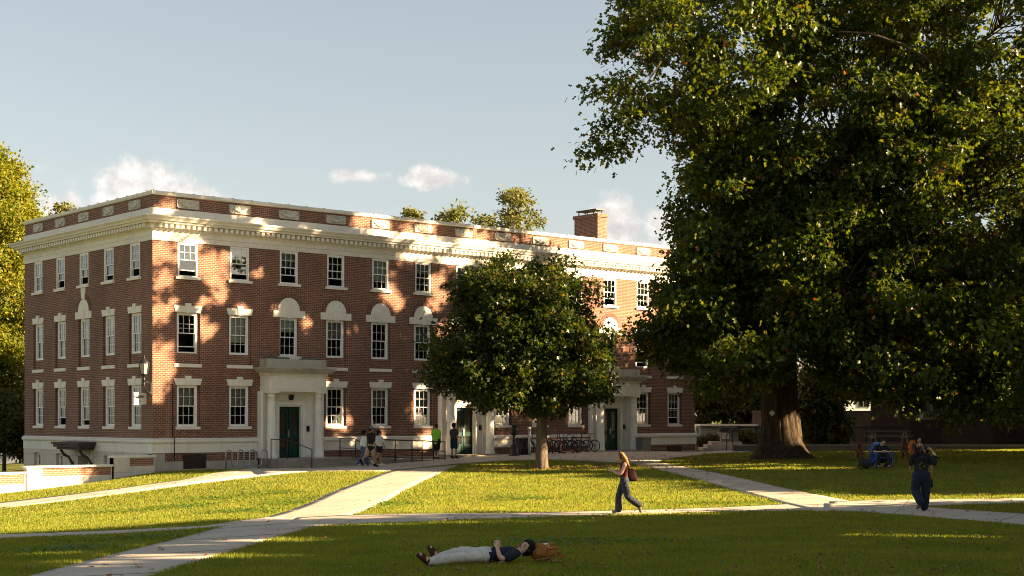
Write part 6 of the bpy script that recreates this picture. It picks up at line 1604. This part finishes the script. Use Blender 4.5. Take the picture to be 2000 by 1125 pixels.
mb = MB(); mb.obox((0, 0, 0), (.06, 0, .035), (0, .036, 0), (-.002, 0, .004)); mb.build('case', M['plastic_black'], ph)
mb = MB(); mb.obox((-.002, 0, .006), (.054, 0, .0315), (0, .032, 0), (-.0005, 0, .001)); mb.build('screen', M['grey_cap'], ph)
hp = empty('headphones', g_at + Matrix.Rotation(YAW, 3, 'Z') @ V3((-.085, 0, 1.48)), YAW, 'black over ear headphones worn by the walking young woman', 'headphones', kind='thing')
mb = MB(); mb.tube([(-.01 - .035 * math.sin(a), .096 * math.cos(a), .125 * math.sin(a)) for a in np.linspace(0, PI, 13)], .016, 8); mb.build('band', M['plastic_black'], hp)
for s in (-1, 1): mb = MB(); mb.ell((0, s * .098, -.015), (.042, .024, .050), 14, 8); mb.build('ear_cup', M['plastic_black'], hp)
tb = empty('shoulder_bag', g_at + Matrix.Rotation(YAW, 3, 'Z') @ V3((.17, -.06, .84)), YAW, 'dark maroon leather tote hanging behind the walking young woman', 'bag', kind='thing')
mb = MB(); vs = []
for z, a, b, ox in ((0, .13, .05, .02), (.06, .145, .065, .02), (.2, .125, .06, .0), (.32, .10, .035, -.03)):
    for i in range(16): t = 2 * PI * i / 16; vs.append((ox + a * math.copysign(abs(math.cos(t)) ** .6, math.cos(t)), b * math.copysign(abs(math.sin(t)) ** .6, math.sin(t)), z))
mb.add(vs, [(k * 16 + i, k * 16 + (i + 1) % 16, (k + 1) * 16 + (i + 1) % 16, (k + 1) * 16 + i) for k in range(3) for i in range(16)] + [tuple(range(16))[::-1], tuple(48 + i for i in range(16))], True); mb.build('body', M['maroon_leather'], tb)
mb = MB(); mb.tube([(-.10, -.02, .30), (-.155, -.075, .42), (-.17, -.10, .475), (-.12, -.09, .46), (.03, -.03, .31)], .010, 6); mb.build('strap', M['maroon_leather'], tb)

# 3. the long haired man walking away at the right
J = dict(hipL=(-.13, 0, .90), hipR=(.09, 0, .90), knL=(-.18, .02, .53), knR=(.11, .03, .48), anL=(-.10, -.20, .24), anR=(.07, .05, .085), toL=(-.16, -.16, .085), toR=(.07, .20, .04),
         shL=(-.235, .03, 1.42), shR=(.165, .03, 1.44), elL=(-.29, .08, 1.15), elR=(.25, .02, 1.17), wrL=(-.22, .28, 1.06), wrR=(.255, .10, .93), neck=(-.055, .04, 1.52), head=(-.105, .08, 1.665))
m_at = stand_at(1801, 38.9, .045)
man = figure('long haired man in dark printed tee and baggy jeans walking away on the path', m_at, J, (-.15, .95, -.25), up=(-.2, .2, .95), skin='skin_tan', top=dict(name='shirt', mat='black_cotton', sleeve=.75, lo=.06, loose=1.3), bottom=dict(name='jeans', mat='dark_denim', len=1.0, w=(.135, .115, .105), waist=.2, pel=.03),
       shoes=dict(mat='tan_shoe'), hair=dict(kind='long', mat='hair_dark', len=.17), voxel=.010)
mb = MB()
for k in range(9):
    q = V3((-.03 + random.uniform(-.07, .07), 0, 1.16 + random.uniform(-.10, .12))); y_ = -.118
    mb.ell((q.x, y_ + .012, q.z), (random.uniform(.018, .04), .022, random.uniform(.01, .03)), 8, 6)
mb.build('shirt_print', M['olive_print'], man)
bt_ = empty('water_bottle', m_at + Matrix.Rotation(YAW, 3, 'Z') @ V3((.285, .12, .60)), YAW, 'black flask swinging from the hand of the long haired walker', 'bottle', kind='thing'); bt_.rotation_euler = (0, R_(-8), YAW)
mb = MB(); mb.lathe([(.040, 0), (.043, .02), (.043, .19), (.030, .215)], n=14); mb.build('flask', M['plastic_black'], bt_)
mb = MB(); mb.lathe([(.031, .215), (.031, .245)], n=12); mb.tube([(-.025, 0, .245), (-.02, 0, .285), (.02, 0, .285), (.025, 0, .245)], .006, 6); mb.build('lid', M['plastic_black'], bt_)

# 4. the reader in the blue chair
J = dict(hipL=(.10, .12, .36), hipR=(-.10, .12, .36), knL=(.17, -.34, .50), knR=(-.20, -.34, .50), anL=(.14, -.42, .10), anR=(-.23, -.40, .10), toL=(.17, -.58, .055), toR=(-.27, -.56, .055),
         shL=(.19, .20, .80), shR=(-.17, .20, .80), elL=(.40, .02, .62), elR=(-.33, .02, .62), wrL=(.16, -.16, .62), wrR=(-.06, -.16, .62), neck=(.03, .17, .86), head=(.07, .06, .98))
p = site(1722, CH_V); p.z += .05
figure('dark haired reader in black clothes sitting forward in the blue lawn chair', p, J, (.05, -.85, -.5), up=(.1, -.35, .9), skin='skin_light', top=dict(name='shirt', mat='black_cotton', sleeve=.8), bottom=dict(name='trousers', mat='black_cotton', len=1.0, w=(.10, .08, .07)), shoes=dict(mat='tan_shoe'), hair=dict(kind='short', mat='hair_brown'), facebits=True, hands=dict(L=dict(d=(-.8, -.3, .2), n=(0, 1, .2), curl=.8), R=dict(d=(.8, -.3, .2), n=(0, 1, .2), curl=.8)))
# 5. the sitter in the orange chair, a bare shin showing past the walker
J = dict(hipL=(.10, .12, .36), hipR=(-.10, .12, .36), knL=(.14, -.32, .74), knR=(-.12, -.34, .50), anL=(.30, -.50, .38), anR=(-.16, -.42, .10), toL=(.42, -.58, .30), toR=(-.18, -.58, .055),
         shL=(.17, .30, .80), shR=(-.19, .30, .80), elL=(.30, .10, .60), elR=(-.30, .08, .60), wrL=(.10, -.12, .60), wrR=(-.10, -.12, .60), neck=(-.02, .28, .87), head=(-.03, .20, 1.0))
p = site(1801, 58.5); p.z += .05
figure('bare legged sitter with white socks in the orange lawn chair behind the walker', p, J, (-.1, -.9, -.3), skin='skin_tan', top=dict(name='shirt', mat='grey_tee', sleeve=.6), bottom=dict(name='shorts', mat='black_cotton', len=.7, w=(.11, .09, .08)), shoes=dict(mat='black_shoe'), sock='white_sock', hair=dict(kind='short', mat='hair_dark'), rz=YAW + R_(10))

# 6-8. three friends walking along the plaza
J, f, l = pose(1.62, R_(35), lL=.30, lR=-.28, kL=.05, kR=.45, aL=-.2, aR=.25, eL=.3, eR=.3)
figure('dark haired walker in white long sleeved top and blue jeans, leftmost of three friends', stand_at(711, 66.6), J, tuple(f), skin='skin_brown', top=dict(name='top', mat='white_cotton', sleeve=1.5), bottom=dict(name='jeans', mat='blue_denim', len=1.0, w=(.105, .08, .085)), shoes=dict(mat='white_shoe'), hair=dict(kind='curly', mat='hair_dark'), voxel=.013, female=True)
J, f, l = pose(1.80, R_(50), lL=-.38, lR=.22, kL=.55, kR=.05, aL=.15, aR=-.1, eL=.3, eR=.35, tilt=.05)
figure('man in black tee, khaki shorts and grey cap walking between two friends', stand_at(724, 65.6), J, tuple((f + V3((.3, -.2, 0))).normalized()), skin='skin_tan', top=dict(name='shirt', mat='black_cotton', sleeve=.95, lo=-.12, loose=2.0), bottom=dict(name='shorts', mat='khaki', len=.98, w=(.125, .105, .1)), shoes=dict(mat='black_shoe'), hair=dict(kind='cap', mat='hair_dark'), voxel=.013, fat=1.12)
J, f, l = pose(1.62, R_(40), lL=.28, lR=-.36, kL=.05, kR=.55, aL=-.25, aR=.25, eL=.2, eR=.25)
figure('woman in white tee and denim shorts with tied up hair, rightmost of three friends', stand_at(741, 66.2), J, tuple((f + V3((.5, -.4, 0))).normalized()), skin='skin_tan', top=dict(name='shirt', mat='white_cotton', sleeve=.7), bottom=dict(name='shorts', mat='dark_denim', len=.42, w=(.112, .105, .1)), shoes=dict(mat='white_shoe'), hair=dict(kind='bun', mat='hair_dark'), voxel=.013, female=True)
# 9-10. two young men by the middle doorway
J, f, l = pose(1.76, R_(75), lL=.04, lR=-.05, aL=.1, aR=-.05, eL=.25, eR=.3)
figure('young man in neon green tee and black shorts standing near the ramp end', stand_at(852, 73.4, .065), J, (-.35, .9, 0), skin='skin_light', top=dict(name='shirt', mat='neon_green', sleeve=.8, lo=-.10, loose=1.8), bottom=dict(name='shorts', mat='black_cotton', len=.92, w=(.12, .105, .1)), shoes=dict(mat='black_shoe'), sock='white_sock', hair=dict(kind='short', mat='hair_brown'), voxel=.013)
J, f, l = pose(1.74, R_(60), lL=-.06, lR=.08, aL=.0, aR=-.08, eL=.3, eR=.15)
by = stand_at(887, 73.6, .065)
figure('curly haired young man in dark tee and denim shorts facing the middle doorway', by, J, (.5, .85, 0), skin='skin_tan', top=dict(name='shirt', mat='grey_tee', sleeve=.7, lo=-.02), bottom=dict(name='shorts', mat='dark_denim', len=.85, w=(.115, .10, .095)), shoes=dict(mat='black_shoe'), hair=dict(kind='curly', mat='hair_dark'), voxel=.013)
wr_ = J['wrR']; b2 = empty('water_bottle', by + Matrix.Rotation(YAW, 3, 'Z') @ V3((wr_.x + .02, wr_.y, wr_.z - .30)), YAW, 'pale blue water bottle held by the curly haired young man', 'bottle', kind='thing')
mb = MB(); mb.lathe([(.035, 0), (.038, .02), (.038, .17), (.022, .20)], n=14); mb.build('flask', M['bottle_blue'], b2)
mb = MB(); mb.lathe([(.023, .20), (.023, .23)], n=12); mb.build('lid', M['plastic_black'], b2)
